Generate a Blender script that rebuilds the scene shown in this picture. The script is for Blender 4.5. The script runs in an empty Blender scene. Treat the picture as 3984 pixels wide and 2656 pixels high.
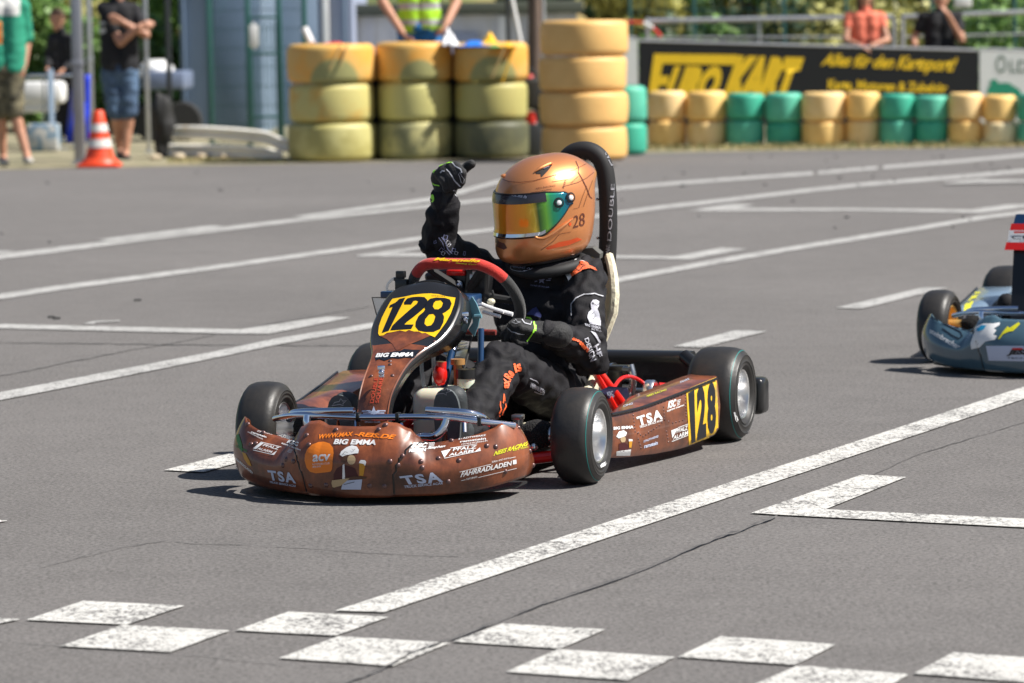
import bpy, bmesh, math, random
from mathutils import Vector, Matrix, noise
from mathutils.bvhtree import BVHTree
V=Vector; PI=math.pi; R=math.radians
random.seed(7)
sc=bpy.context.scene
# ---------------------------------------------------------------- camera
F=13886.; CX,CY=1992.,1328.; YH=144.4; H=1.1853; ROLL=.0166; K=3984/2352
TH=math.atan((CY-YH)/F); ct,st=math.cos(TH),math.sin(TH); cr,sr=math.cos(ROLL),math.sin(ROLL)
cam=bpy.data.cameras.new('camera'); camo=bpy.data.objects.new('camera',cam); sc.collection.objects.link(camo)
cam.sensor_width=36; cam.lens=F/3984*36; cam.clip_start=.1; cam.clip_end=2000
rt=V((cr,-sr*st,-sr*ct)); dn=V((-sr,-cr*st,-cr*ct)); up=-dn; fw=V((0,ct,-st))
camo.matrix_world=Matrix(((rt.x,up.x,-fw.x,0),(rt.y,up.y,-fw.y,0),(rt.z,up.z,-fw.z,H),(0,0,0,1)))
cam.dof.use_dof=True; cam.dof.focus_distance=9.35; cam.dof.aperture_fstop=5.6
sc.camera=camo
# ---------------------------------------------------------------- world, sun, exposure
SUNV=V((.86,-.16,1.06)).normalized()
el=math.asin(SUNV.z); az=math.atan2(SUNV.x,SUNV.y)
w=bpy.data.worlds.new('World'); sc.world=w; w.use_nodes=True; nt=w.node_tree
sky=nt.nodes.new('ShaderNodeTexSky'); sky.sky_type='NISHITA'; sky.sun_disc=False
sky.sun_elevation=el; sky.sun_rotation=az; sky.dust_density=1.2; sky.air_density=1.0
bg=nt.nodes['Background']; bg.inputs['Strength'].default_value=.056
nt.links.new(sky.outputs[0],bg.inputs[0])
sl=bpy.data.lights.new('sun','SUN'); sl.energy=5.0; sl.angle=R(.55); sl.color=(1,.955,.89)
so=bpy.data.objects.new('sun',sl); sc.collection.objects.link(so); so.rotation_euler=SUNV.to_track_quat('Z','Y').to_euler(); so.location=(0,0,30)
sc.view_settings.view_transform='Standard'; sc.view_settings.look='None'; sc.view_settings.gamma=1; sc.view_settings.exposure=.62
sc.render.film_transparent=False
# ---------------------------------------------------------------- pixel helpers (source pixels of the photo -> places in the scene)
def ray(px,py):
    x=px-CX; y=py-CY
    x,y=(cr*x-sr*y)/F,(sr*x+cr*y)/F
    return V((x,ct-y*st,-st-y*ct))
CAM=V((0,0,H))
def G(px,py,z=0):
    r=ray(px,py); return CAM+r*((z-H)/r.z)
def Wp(px,py,Y):
    r=ray(px,py); return CAM+r*(Y/r.y)
def Gd(x,y,z=0): return G(x*K,y*K,z)
def Wd(x,y,Y): return Wp(x*K,y*K,Y)
def zA(x,y): return (x*.8503,500+y*.8501)
def zB(x,y): return (2200+x*.7585,500+y*.7587)
def zC(x,y): return (1200+x*1.1837,1400+y*1.1838)
def zD(x,y): return (x*.8503,1700+y*.8505)
def zf(x0,y0,sx,sy): return lambda x,y:(x0+x*sx,y0+y*sy)
z1=zf(800,1000,1400/2195,1000/1568); z2=zf(1400,900,1100/2156,800/1568); z3=zf(1550,500,950/2128,700/1568)
z4=zf(2000,1200,1100/2300,750/1568); z5=zf(880,1600,620/2352,400/1517); z6=zf(1400,1300,750/2138,550/1568)
z7=zf(1400,950,700/2195,500/1568); z8=zf(2050,1000,700/1829,600/1568); z9=zf(3400,700,584/1077,850/1568)
zdisp=lambda x,y:(x*K,y*K)
# kart frame
KA=.3453; KO=V((-.2464,9.5726,0))
KM=Matrix(((-math.sin(KA),math.cos(KA),0,KO.x),(-math.cos(KA),-math.sin(KA),0,KO.y),(0,0,1,0),(0,0,0,1)))
KMI=KM.inverted()
def KP(p,x=None,y=None,z=None,n=None,c=None,M=None):
    MI=KMI if M is None else M.inverted()
    o=MI@CAM; d=MI.to_3x3()@ray(*p)
    if n is not None: t=(V(c)-o).dot(V(n))/d.dot(V(n))
    elif x is not None: t=(x-o.x)/d.x
    elif y is not None: t=(y-o.y)/d.y
    else: t=(z-o.z)/d.z
    return o+d*t
# ---------------------------------------------------------------- materials
def mat(name,col,rough=.6,metal=0,var=0,vs=8,bump=0,bs=40,coat=0,col2=None,spec=None,sheen=0,emit=None,alpha=None,trans=0,stretch=None,aniso=0,det=4,coords='Object',thr=None,wrinkle=None):
    m=bpy.data.materials.new(name); m.use_nodes=True; n=m.node_tree.nodes; L=m.node_tree.links; b=n['Principled BSDF']
    b.inputs['Roughness'].default_value=rough; b.inputs['Metallic'].default_value=metal
    b.inputs['Base Color'].default_value=(*col,1)
    if coat: b.inputs['Coat Weight'].default_value=coat; b.inputs['Coat Roughness'].default_value=.06
    if spec is not None: b.inputs['Specular IOR Level'].default_value=spec
    if sheen: b.inputs['Sheen Weight'].default_value=sheen; b.inputs['Sheen Roughness'].default_value=.5
    if alpha is not None: b.inputs['Alpha'].default_value=alpha
    if trans: b.inputs['Transmission Weight'].default_value=trans; b.inputs['IOR'].default_value=1.3
    tc=n.new('ShaderNodeTexCoord'); src=tc.outputs[coords]
    if stretch:
        mp=n.new('ShaderNodeMapping'); mp.inputs['Scale'].default_value=stretch; L.new(src,mp.inputs[0]); src=mp.outputs[0]
    if var or col2:
        t=n.new('ShaderNodeTexNoise'); t.inputs['Scale'].default_value=vs; t.inputs['Detail'].default_value=det; t.inputs['Roughness'].default_value=.65
        L.new(src,t.inputs['Vector'])
        r=n.new('ShaderNodeValToRGB'); L.new(t.outputs[0],r.inputs[0]); e=r.color_ramp.elements
        lo,hi=thr or (.32,.68)
        e[0].position=lo; e[1].position=hi
        if col2: e[0].color=(*col2,1); e[1].color=(*col,1)
        else:
            e[0].color=(*[max(0,c*(1-var)) for c in col],1); e[1].color=(*[min(1,c*(1+var)) for c in col],1)
        L.new(r.outputs[0],b.inputs['Base Color'])
    if bump:
        t=n.new('ShaderNodeTexNoise'); t.inputs['Scale'].default_value=bs; t.inputs['Detail'].default_value=5; L.new(src,t.inputs['Vector'])
        bp=n.new('ShaderNodeBump'); bp.inputs['Strength'].default_value=bump; bp.inputs['Distance'].default_value=.01
        L.new(t.outputs[0],bp.inputs['Height']); L.new(bp.outputs[0],b.inputs['Normal'])
    return m
def S(r,g,b):  # 8 bit display colour -> linear
    f=lambda c:(c/255/12.92) if c/255<=.04045 else ((c/255+.055)/1.055)**2.4
    return (f(r),f(g),f(b))
# ---------------------------------------------------------------- mesh helpers
def link(o,parent=None,**p):
    sc.collection.objects.link(o)
    if parent is not None: o.parent=parent
    for k,v in p.items():
        if v is not None: o[k]=v
    return o
def empty(name,M,label=None,category=None,group=None):
    o=bpy.data.objects.new(name,None); o.empty_display_size=.1; link(o,None,label=label,category=category,group=group); o.matrix_world=M; return o
def T(x,y,z=0,rz=0): return Matrix.Translation((x,y,z))@Matrix.Rotation(rz,4,'Z')
def catmull(pts,n=6,closed=False):
    P=[V(p) for p in pts]; out=[]; N=len(P)
    rng=range(N if closed else N-1)
    for i in rng:
        p1,p2=P[i],P[(i+1)%N]
        p0=P[(i-1)%N] if closed or i>0 else p1*2-p2
        p3=P[(i+2)%N] if closed or i+2<N else p2*2-p1
        for k in range(n):
            t=k/n; out.append(.5*((2*p1)+(p2-p0)*t+(2*p0-5*p1+4*p2-p3)*t*t+(3*p1-p0-3*p2+p3)*t**3))
    if not closed: out.append(P[-1])
    return out
class MB:
    def __init__(s): s.v=[]; s.f=[]; s.m=[]
    def add(s,vs,fs,mi=0):
        o=len(s.v); s.v+= [V(a) for a in vs]; s.f+=[tuple(i+o for i in f) for f in fs]; s.m+=[mi]*len(fs) if isinstance(mi,int) else list(mi); return s
    def loft(s,rings,closed=True,caps=True,mi=0,wrap=False):
        n=len(rings[0]); vs=[p for r in rings for p in r]; fs=[]; N=len(rings)
        for i in range(N if wrap else N-1):
            for j in range(n if closed else n-1):
                a=i*n+j; b=i*n+(j+1)%n; i2=(i+1)%N; fs.append((a,b,i2*n+(j+1)%n,i2*n+j))
        if caps and closed and not wrap: fs.append(tuple(range(n))[::-1]); fs.append(tuple((N-1)*n+j for j in range(n)))
        return s.add(vs,fs,mi)
    def tube(s,pts,r,seg=10,closed=False,smooth=0,mi=0,flat=1.0):
        P=[V(p) for p in pts]
        if smooth: 
            if isinstance(r,(list,tuple)):
                rr=[q.x for q in catmull([(a,0,0) for a in r],smooth,closed)]; r=rr
            P=catmull(P,smooth,closed)
        if not isinstance(r,(list,tuple)): r=[r]*len(P)
        N=len(P); rings=[]; nrm=None
        for i in range(N):
            a=P[(i-1)%N] if (closed or i>0) else P[i]; b=P[(i+1)%N] if (closed or i<N-1) else P[i]
            d=(b-a).normalized()
            if nrm is None:
                nrm=V((0,0,1)) if abs(d.z)<.9 else V((1,0,0))
            nrm=(nrm-d*nrm.dot(d)).normalized(); bi=d.cross(nrm)
            rings.append([P[i]+(nrm*math.cos(2*PI*k/seg)+bi*math.sin(2*PI*k/seg)*flat)*r[i] for k in range(seg)])
        return s.loft(rings,True,True,mi,wrap=closed)
    def cap(s,a,b,ra,rb=None,seg=14,mi=0):
        a,b=V(a),V(b); rb=ra if rb is None else rb; d=b-a
        d=d.normalized() if d.length>1e-6 else V((0,0,1))
        n=V((0,0,1)) if abs(d.z)<.9 else V((1,0,0)); n=(n-d*n.dot(d)).normalized(); bi=d.cross(n)
        rings=[]
        for k in range(1,5):
            t=-PI/2+k*PI/2/4; rings.append((a+d*(ra*math.sin(t)),ra*math.cos(t)))
        for k in range(0,4):
            t=k*PI/2/4; rings.append((b+d*(rb*math.sin(t)),rb*math.cos(t)))
        R_=[[c+(n*math.cos(2*PI*j/seg)+bi*math.sin(2*PI*j/seg))*q for j in range(seg)] for c,q in rings]
        return s.loft(R_,True,True,mi)
    def lathe(s,prof,c=(0,0,0),axis='Z',seg=32,mi=0,M=None,closed=False):
        # prof: (radius, height) list
        rings=[]
        for r,h in prof:
            ring=[]
            for k in range(seg):
                t=2*PI*k/seg; x,y=r*math.cos(t),r*math.sin(t)
                p={'Z':V((x,y,h)),'Y':V((x,h,-y)),'X':V((h,x,y))}[axis]
                ring.append((M@p if M else p)+V(c))
            rings.append(ring)
        return s.loft(rings,True,False,mi,wrap=closed)
    def box(s,c,d,rot=None,bev=0,mi=0,seg=2):
        bm=bmesh.new(); bmesh.ops.create_cube(bm,size=1)
        for v in bm.verts: v.co=V((v.co.x*d[0],v.co.y*d[1],v.co.z*d[2]))
        if bev: bmesh.ops.bevel(bm,geom=bm.edges[:],offset=bev,segments=seg,profile=.5,affect='EDGES')
        if rot is not None:
            rm=rot if isinstance(rot,Matrix) else Matrix.Rotation(rot,3,'Z')
            for v in bm.verts: v.co=rm@v.co
        bm.verts.index_update(); vs=[v.co+V(c) for v in bm.verts]; fs=[tuple(v.index for v in f.verts) for f in bm.faces]; bm.free()
        return s.add(vs,fs,mi)
    def prism(s,poly,d,mi=0):
        # poly: 3D points in a plane, d: offset vector
        n=len(poly); P=[V(p) for p in poly]; d=V(d); return s.add(P+[p+d for p in P],[tuple(range(n))[::-1],tuple(range(n,2*n))]+[(i,(i+1)%n,n+(i+1)%n,n+i) for i in range(n)],mi)
    def ball(s,c,r,mi=0,seg=12,sc_=(1,1,1),M=None):
        rings=[]
        for i in range(1,seg//2+1):
            t=-PI/2+i*PI/(seg//2+1)
            ring=[V((r*sc_[0]*math.cos(t)*math.cos(2*PI*j/seg),r*sc_[1]*math.cos(t)*math.sin(2*PI*j/seg),r*sc_[2]*math.sin(t))) for j in range(seg)]
            rings.append([(M@p if M else p)+V(c) for p in ring])
        return s.loft(rings,True,True,mi)
    def mesh(s,name,mats,sharp=38):
        me=bpy.data.meshes.new(name); me.from_pydata([tuple(v) for v in s.v],[],s.f)
        for m in (mats if isinstance(mats,(list,tuple)) else [mats]): me.materials.append(m)
        me.polygons.foreach_set('material_index',s.m); me.polygons.foreach_set('use_smooth',[True]*len(s.f))
        bm=bmesh.new(); bm.from_mesh(me); bmesh.ops.recalc_face_normals(bm,faces=bm.faces[:]); bm.to_mesh(me); bm.free()
        me.set_sharp_from_angle(angle=R(sharp)); me.update(); return me
    def build(s,name,mats,parent=None,sharp=38,**p):
        return link(bpy.data.objects.new(name,s.mesh(name,mats,sharp)),parent,**p)
def blob(name,mb,mats,parent,vox=.012,smooth=3,disp=None,regions=None,it=.6,**p):
    """one continuous skin over a set of overlapping tapered limbs"""
    me=mb.mesh(name+'_raw',[]); o=bpy.data.objects.new(name+'_raw',me); sc.collection.objects.link(o)
    md=o.modifiers.new('r','REMESH'); md.mode='VOXEL'; md.voxel_size=vox; md.use_smooth_shade=True
    ms=o.modifiers.new('s','SMOOTH'); ms.factor=it; ms.iterations=smooth
    dg=bpy.context.evaluated_depsgraph_get(); nm=bpy.data.meshes.new_from_object(o.evaluated_get(dg),depsgraph=dg)
    bpy.data.objects.remove(o); bpy.data.meshes.remove(me)
    nm.name=name; nm.materials.clear()
    for m in (mats if isinstance(mats,(list,tuple)) else [mats]): nm.materials.append(m)
    if disp:
        ns=[v.normal.copy() for v in nm.vertices]
        for v,n_ in zip(nm.vertices,ns): v.co=v.co+n_*disp(v.co.copy(),n_)
    if regions:
        for f in nm.polygons: f.material_index=regions(f.center.copy())
    else:
        for f in nm.polygons: f.material_index=0
    for f in nm.polygons: f.use_smooth=True
    nm.update()
    return link(bpy.data.objects.new(name,nm),parent,**p)
# ================================================================ THE SETTING
def asphalt():
    m=bpy.data.materials.new('asphalt'); m.use_nodes=True; n=m.node_tree.nodes; L=m.node_tree.links; b=n['Principled BSDF']
    tc=n.new('ShaderNodeTexCoord')
    def noise_(s,d,r=.6,vec=None):
        t=n.new('ShaderNodeTexNoise'); t.inputs['Scale'].default_value=s; t.inputs['Detail'].default_value=d; t.inputs['Roughness'].default_value=r
        L.new(vec or tc.outputs['Object'],t.inputs['Vector']); return t
    def ramp(src,p0,c0,p1,c1):
        r=n.new('ShaderNodeValToRGB'); e=r.color_ramp.elements; e[0].position=p0; e[0].color=(*c0,1); e[1].position=p1; e[1].color=(*c1,1); L.new(src,r.inputs[0]); return r
    def mul(a,c,f=1,t='MULTIPLY'):
        x=n.new('ShaderNodeMix'); x.data_type='RGBA'; x.blend_type=t; x.inputs[0].default_value=f; L.new(a,x.inputs[6]); L.new(c,x.inputs[7]); return x.outputs[2]
    big=ramp(noise_(.35,5).outputs[0],.3,(.137,.130,.126),.7,(.168,.159,.154))
    mid=ramp(noise_(6,6,.7).outputs[0],.3,(.90,.90,.90),.7,(1.08,1.08,1.08))
    fine=ramp(noise_(85,4,.85).outputs[0],.36,(.50,.50,.50),.64,(1.42,1.42,1.42))
    vo=n.new('ShaderNodeTexVoronoi'); vo.inputs['Scale'].default_value=42; L.new(tc.outputs['Object'],vo.inputs['Vector'])
    pits=ramp(vo.outputs['Distance'],.05,(.45,.45,.45),.16,(1,1,1))
    vr=ramp(noise_(9,2).outputs[0],.5,(0,0,0),.62,(1,1,1))
    c=mul(big.outputs[0],mid.outputs[0]); c=mul(c,fine.outputs[0])
    x=n.new('ShaderNodeMix'); x.data_type='RGBA'; x.blend_type='MULTIPLY'; L.new(vr.outputs[0],x.inputs[0]); L.new(c,x.inputs[6]); L.new(pits.outputs[0],x.inputs[7])
    L.new(x.outputs[2],b.inputs['Base Color']); b.inputs['Roughness'].default_value=.9; b.inputs['Specular IOR Level'].default_value=.25
    bp=n.new('ShaderNodeBump'); bp.inputs['Strength'].default_value=.5; bp.inputs['Distance'].default_value=.004
    L.new(noise_(140,4,.8).outputs[0],bp.inputs['Height']); L.new(bp.outputs[0],b.inputs['Normal'])
    return m
def worn_paint(name,a=.42,b_=.53,col=(.56,.55,.52)):
    m=bpy.data.materials.new(name); m.use_nodes=True; n=m.node_tree.nodes; L=m.node_tree.links; b=n['Principled BSDF']
    tc=n.new('ShaderNodeTexCoord'); mp=n.new('ShaderNodeMapping'); mp.inputs['Rotation'].default_value=(0,0,.5); mp.inputs['Scale'].default_value=(1,.55,1); L.new(tc.outputs['Object'],mp.inputs[0])
    t=n.new('ShaderNodeTexNoise'); t.inputs['Scale'].default_value=95; t.inputs['Detail'].default_value=6; t.inputs['Roughness'].default_value=.75; L.new(mp.outputs[0],t.inputs['Vector'])
    t2=n.new('ShaderNodeTexNoise'); t2.inputs['Scale'].default_value=7; t2.inputs['Detail'].default_value=3; L.new(tc.outputs['Object'],t2.inputs['Vector'])
    ad=n.new('ShaderNodeMath'); ad.operation='MULTIPLY_ADD'; ad.inputs[1].default_value=.34; L.new(t2.outputs[0],ad.inputs[0]); L.new(t.outputs[0],ad.inputs[2])
    r=n.new('ShaderNodeValToRGB'); e=r.color_ramp.elements; e[0].position=a+.12; e[0].color=(.15,.145,.14,1); e[1].position=b_+.12; e[1].color=(*col,1); L.new(ad.outputs[0],r.inputs[0])
    v=n.new('ShaderNodeTexVoronoi'); v.feature='DISTANCE_TO_EDGE'; v.inputs['Scale'].default_value=14; v.inputs['Randomness'].default_value=1
    nz=n.new('ShaderNodeTexNoise'); nz.inputs['Scale'].default_value=25; L.new(tc.outputs['Object'],nz.inputs['Vector'])
    mx=n.new('ShaderNodeMix'); mx.data_type='RGBA'; mx.blend_type='ADD'; mx.inputs[0].default_value=.09; L.new(tc.outputs['Object'],mx.inputs[6]); L.new(nz.outputs['Color'],mx.inputs[7]); L.new(mx.outputs[2],v.inputs['Vector'])
    r2=n.new('ShaderNodeValToRGB'); e=r2.color_ramp.elements; e[0].position=.008; e[0].color=(.3,.3,.3,1); e[1].position=.03; e[1].color=(1,1,1,1); L.new(v.outputs[0],r2.inputs[0])
    m2=n.new('ShaderNodeMix'); m2.data_type='RGBA'; m2.blend_type='MULTIPLY'; m2.inputs[0].default_value=.8; L.new(r.outputs[0],m2.inputs[6]); L.new(r2.outputs[0],m2.inputs[7])
    L.new(m2.outputs[2],b.inputs['Base Color']); b.inputs['Roughness'].default_value=.75
    return m
M_asph=asphalt(); M_paint=worn_paint('worn_road_paint',.455,.55); M_paint2=worn_paint('faint_road_paint',.30,.42,(.55,.54,.52))
M_crack=mat('crack_tar',(.060,.058,.058),.85,col2=(.13,.125,.12),vs=14,thr=(.44,.60))
def sheet(name,poly,z,m,**p):
    mb=MB(); mb.add([(a.x,a.y,z) for a in poly],[tuple(range(len(poly)))]); o=mb.build(name,m,None,**p); 
    if o.data.polygons[0].normal.z<0: o.data.flip_normals()
    return o
sheet('ground',[V((-150,-60,0)),V((150,-60,0)),V((150,240,0)),V((-150,240,0))],0,M_asph,kind='structure')
def ribbon(pts,z=.004):
    """pts: (x,y,half width in px) in a zoom frame already converted to source pixels"""
    vs=[]; fs=[]
    for x,y,h in pts: a=G(x,y-h,z); b=G(x,y+h,z); vs+=[a,b]
    for i in range(len(pts)-1): fs.append((2*i,2*i+1,2*i+3,2*i+2))
    return vs,fs
def dens(pts,n=5):
    return [tuple(q) for q in catmull([V(p) for p in pts],n)]
mk=MB(); mf=MB()
def lane(pts,n=5):
    mf.add(*ribbon(dens([(x,y,h*.86) for x,y,h in pts],n)))
def poly(zfn,pts,z=.004): (mf if zfn in (zA,zB) else mk).add([G(*zfn(*p),z) for p in pts],[tuple(range(len(pts)))])
def P3(zfn,l): return [(*zfn(x,y),h) for x,y,h in l]
# long lane lines
for i in range(16):
    pass
ua,ub=[zC(88,823),zC(2380,78)],[zC(250,828),zC(2380,118)]
mk.add([G(*ua[0],.004),G(*ub[0],.004),G(*ub[1],.004),G(*ua[1],.004)],[(0,1,2,3)])
lane(P3(zA,[(-40,1231,18),(0,1224,18),(500,1128,17),(1000,1030,15),(1300,968,14),(1720,897,12)])+P3(zB,[(250,778,11),(480,735,11),(850,668,11),(1200,608,10),(1500,560,10),(1800,512,9),(2100,462,9),(2340,430,8),(2500,405,8)]))
lane(P3(zA,[(-40,773,12),(0,768,12),(330,720,11),(830,655,10),(1300,590,9),(1600,548,9),(1950,498,8),(2250,462,7)])+P3(zB,[(250,436,8),(500,402,8),(720,378,8),(1000,345,8),(1300,310,8),(1600,280,8),(2000,248,8),(2352,216,8),(2500,205,8)]))
lane(P3(zA,[(-40,590,12),(0,585,12),(330,545,11),(660,502,10),(1000,461,9),(1300,425,8),(1700,382,7),(2270,322,7)])+P3(zB,[(250,308,7),(500,285,7),(800,262,7),(1270,228,7)]))
lane(P3(zB,[(1295,226,7),(1450,213,7),(1600,200,7)]),3); lane(P3(zB,[(1630,198,7),(2000,168,7),(2352,136,7),(2500,125,7)]),3)
poly(zA,[(440,508),(960,443),(1040,449),(1000,456),(660,497),(520,514)],.008)
poly(zA,[(1330,404),(1980,313),(2310,226),(2320,240),(2000,330),(1400,407)],.008)
poly(zA,[(-60,556),(70,560),(0,574),(-60,580)],.008)
poly(zA,[(-80,893),(0,893),(1100,918),(1490,860),(1605,864),(1235,938),(1060,938),(0,913),(-80,911)])
poly(zA,[(380,892),(430,880),(550,876),(550,882),(440,886),(430,893)])
poly(zA,[(1630,580),(1940,537),(1990,542),(1800,568),(2100,573),(2100,584),(1640,584)])
poly(zB,[(150,648),(560,654),(800,610),(935,616),(640,669),(540,668),(150,662)])
poly(zB,[(625,420),(850,385),(975,390),(880,408),(1500,408),(2080,415),(2260,390),(2360,388),(2360,402),(2130,432),(2060,430),(1500,420),(820,422)])
poly(zB,[(1930,278),(2130,257),(2170,262),(2400,263),(2400,274),(1960,282)],.010)
poly(zB,[(1385,918),(1830,815),(1960,815),(1520,922)]); poly(zB,[(555,1115),(870,1033),(1038,1037),(700,1122)])
poly(zD,[(750,150),(1080,66),(1270,66),(930,160)]); poly(zD,[(-90,370),(35,381),(-90,408)])
poly(zC,[(1455,502),(1820,376),(1965,384),(1700,490),(2420,524),(2420,553),(1545,508)])
# chequered finish line
for q in ([(120,835),(380,748),(845,770),(580,857)],[(1077,883),(1320,797),(1778,822),(1535,908)],[(-360,808),(-120,722),(95,832),(-150,880)][:0] or [(-370,808),(95,832),(-150,880),(-420,850)],
          [(275,955),(560,858),(1053,884),(780,982)],[(1277,1010),(1550,910),(2058,940),(1800,1046)]): poly(zD,q)
for q in ([(475,925),(640,865),(975,885),(830,948)],[(1215,975),(1355,907),(1735,934),(1600,1002)],[(1990,1030),(2120,960),(2520,988),(2400,1062)],
          [(650,1024),(820,950),(1205,975),(1050,1052)],[(1465,1066),(1610,1003),(1975,1032),(1860,1100)]): poly(zC,q)
mk.build('road_markings',M_paint,None,kind='structure'); mf.build('road_markings',worn_paint('dull_road_paint',.43,.56,(.44,.435,.42)),None,kind='structure')
ck=MB()
def crack(zfn,pts,w,z=.002):
    P=[zfn(*p) for p in pts]; out=[]
    P=catmull([(*p,0) for p in P],7)
    rnd=random.Random(3)
    L_=[]; 
    for i,p in enumerate(P):
        L_.append((p.x+rnd.uniform(-3,3),p.y+rnd.uniform(-1.6,1.6),w*rnd.uniform(.35,1.3)))
    ck.add(*ribbon(L_,z))
crack(zC,[(60,1078),(150,1046),(250,1008),(340,960),(440,925),(560,880),(780,795),(1050,705),(1300,600),(1420,556),(1545,508)],3.2,.0075)
crack(zC,[(1700,440),(1850,380),(2000,312),(2200,250),(2400,190)],1.0)
crack(zA,[(-30,1135),(150,1102),(300,1070),(600,1012),(800,980),(1000,938),(1250,890),(1700,812)],1.6)
crack(zA,[(-30,977),(300,981),(600,985),(1100,990),(1700,993)],1.3)
crack(zD,[(130,610),(330,560),(560,505),(760,475),(900,488),(1050,490),(1400,508),(1800,535),(2100,545)],.6)
crack(zD,[(-20,930),(400,965),(900,1000),(1300,1040),(1900,1050)],.6)
ck.build('ground_cracks',M_crack,None,kind='structure')
# rubber marbles and bits scattered over the tarmac
M_bit=mat('rubber_bits',(.03,.03,.03),.8)
bt=MB(); rnd=random.Random(5)
for i in range(60):
    x=rnd.uniform(1250,2340); y=rnd.uniform(350,430)
    if rnd.random()<.3: x=rnd.uniform(0,2340); y=rnd.uniform(390,560)
    g=Gd(x,y); s_=rnd.uniform(.004,.014)
    bt.box((g.x,g.y,.004),(s_*rnd.uniform(1,3),s_*rnd.uniform(1,2.5),.012),rnd.uniform(0,3))
for x,y in ((316,691),(118,730),(130,733)): 
    g=Gd(x,y); bt.box((g.x,g.y,.004),(.03,.015,.01),.4)
bt.build('rubber_crumbs',M_bit,None,kind='stuff',label='black rubber crumbs and pebbles scattered across the grey tarmac',category='debris')
# verge behind the barriers
M_verge=mat('dry_verge',(.33,.28,.19),.95,col2=(.17,.17,.09),vs=3.5,bump=.5,bs=30)
edge=[Gd(-400,396),Gd(0,390),Gd(650,377),Gd(1240,364),Gd(1480,352),Gd(1900,345),Gd(2352,338),Gd(2900,330)]
sheet('verge_ground',edge+[V((60,120,0)),V((-60,120,0))],.004,M_verge,kind='structure')
# grass tufts at the foot of the tyre wall
M_gr=[mat('dry_grass',(.40,.33,.16),.9,var=.3,vs=9),mat('green_grass',(.13,.17,.05),.9,var=.3,vs=9)]
gm=MB(); rnd=random.Random(11)
for i in range(5200):
    if i<3800: x=rnd.uniform(1470,2420); y=347-(x-1470)*.011+rnd.uniform(-9,1)
    else: x=rnd.uniform(385,660); y=375+rnd.uniform(-8,0)
    g=Gd(x,y); h=rnd.uniform(.02,.075)*(1 if i<3800 else .6); a=rnd.uniform(0,6.28); d=V((math.cos(a),math.sin(a),0))*rnd.uniform(.004,.009); t=V((rnd.uniform(-.03,.03),rnd.uniform(-.03,.03),h))
    gm.add([g-d,g+d,g+t],[(0,1,2)],0 if rnd.random()<.72 else 1)
gm.build('grass_tufts',M_gr,None,kind='stuff',label='straggly dry grass along the foot of the tyre wall and guard rail',category='grass')
# hillside far behind
def hill():
    m=bpy.data.materials.new('hillside'); m.use_nodes=True; n=m.node_tree.nodes; L=m.node_tree.links; b=n['Principled BSDF']
    tc=n.new('ShaderNodeTexCoord'); t=n.new('ShaderNodeTexNoise'); t.inputs['Scale'].default_value=.22; t.inputs['Detail'].default_value=6; L.new(tc.outputs['Object'],t.inputs['Vector'])
    r=n.new('ShaderNodeValToRGB'); e=r.color_ramp.elements; e[0].position=.38; e[0].color=(.05,.075,.025,1); e[1].position=.62; e[1].color=(.36,.26,.11,1)
    x=e.new(.5); x.color=(.16,.17,.05,1); L.new(t.outputs[0],r.inputs[0]); L.new(r.outputs[0],b.inputs['Base Color']); b.inputs['Roughness'].default_value=1
    return m
hb=MB(); nx,ny=60,24; vs=[]
for j in range(ny+1):
    for i in range(nx+1):
        x=-90+180*i/nx; u=j/ny; y=66+u*70; z=-.05+26*u**1.2+(noise.noise(V((x*.06,y*.06,1)))*2.5*min(1,u*4))
        vs.append((x,y,z))
hb.add(vs,[(j*(nx+1)+i,j*(nx+1)+i+1,(j+1)*(nx+1)+i+1,(j+1)*(nx+1)+i) for j in range(ny) for i in range(nx)])
hb.build('hillside',hill(),None,kind='structure')
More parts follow.
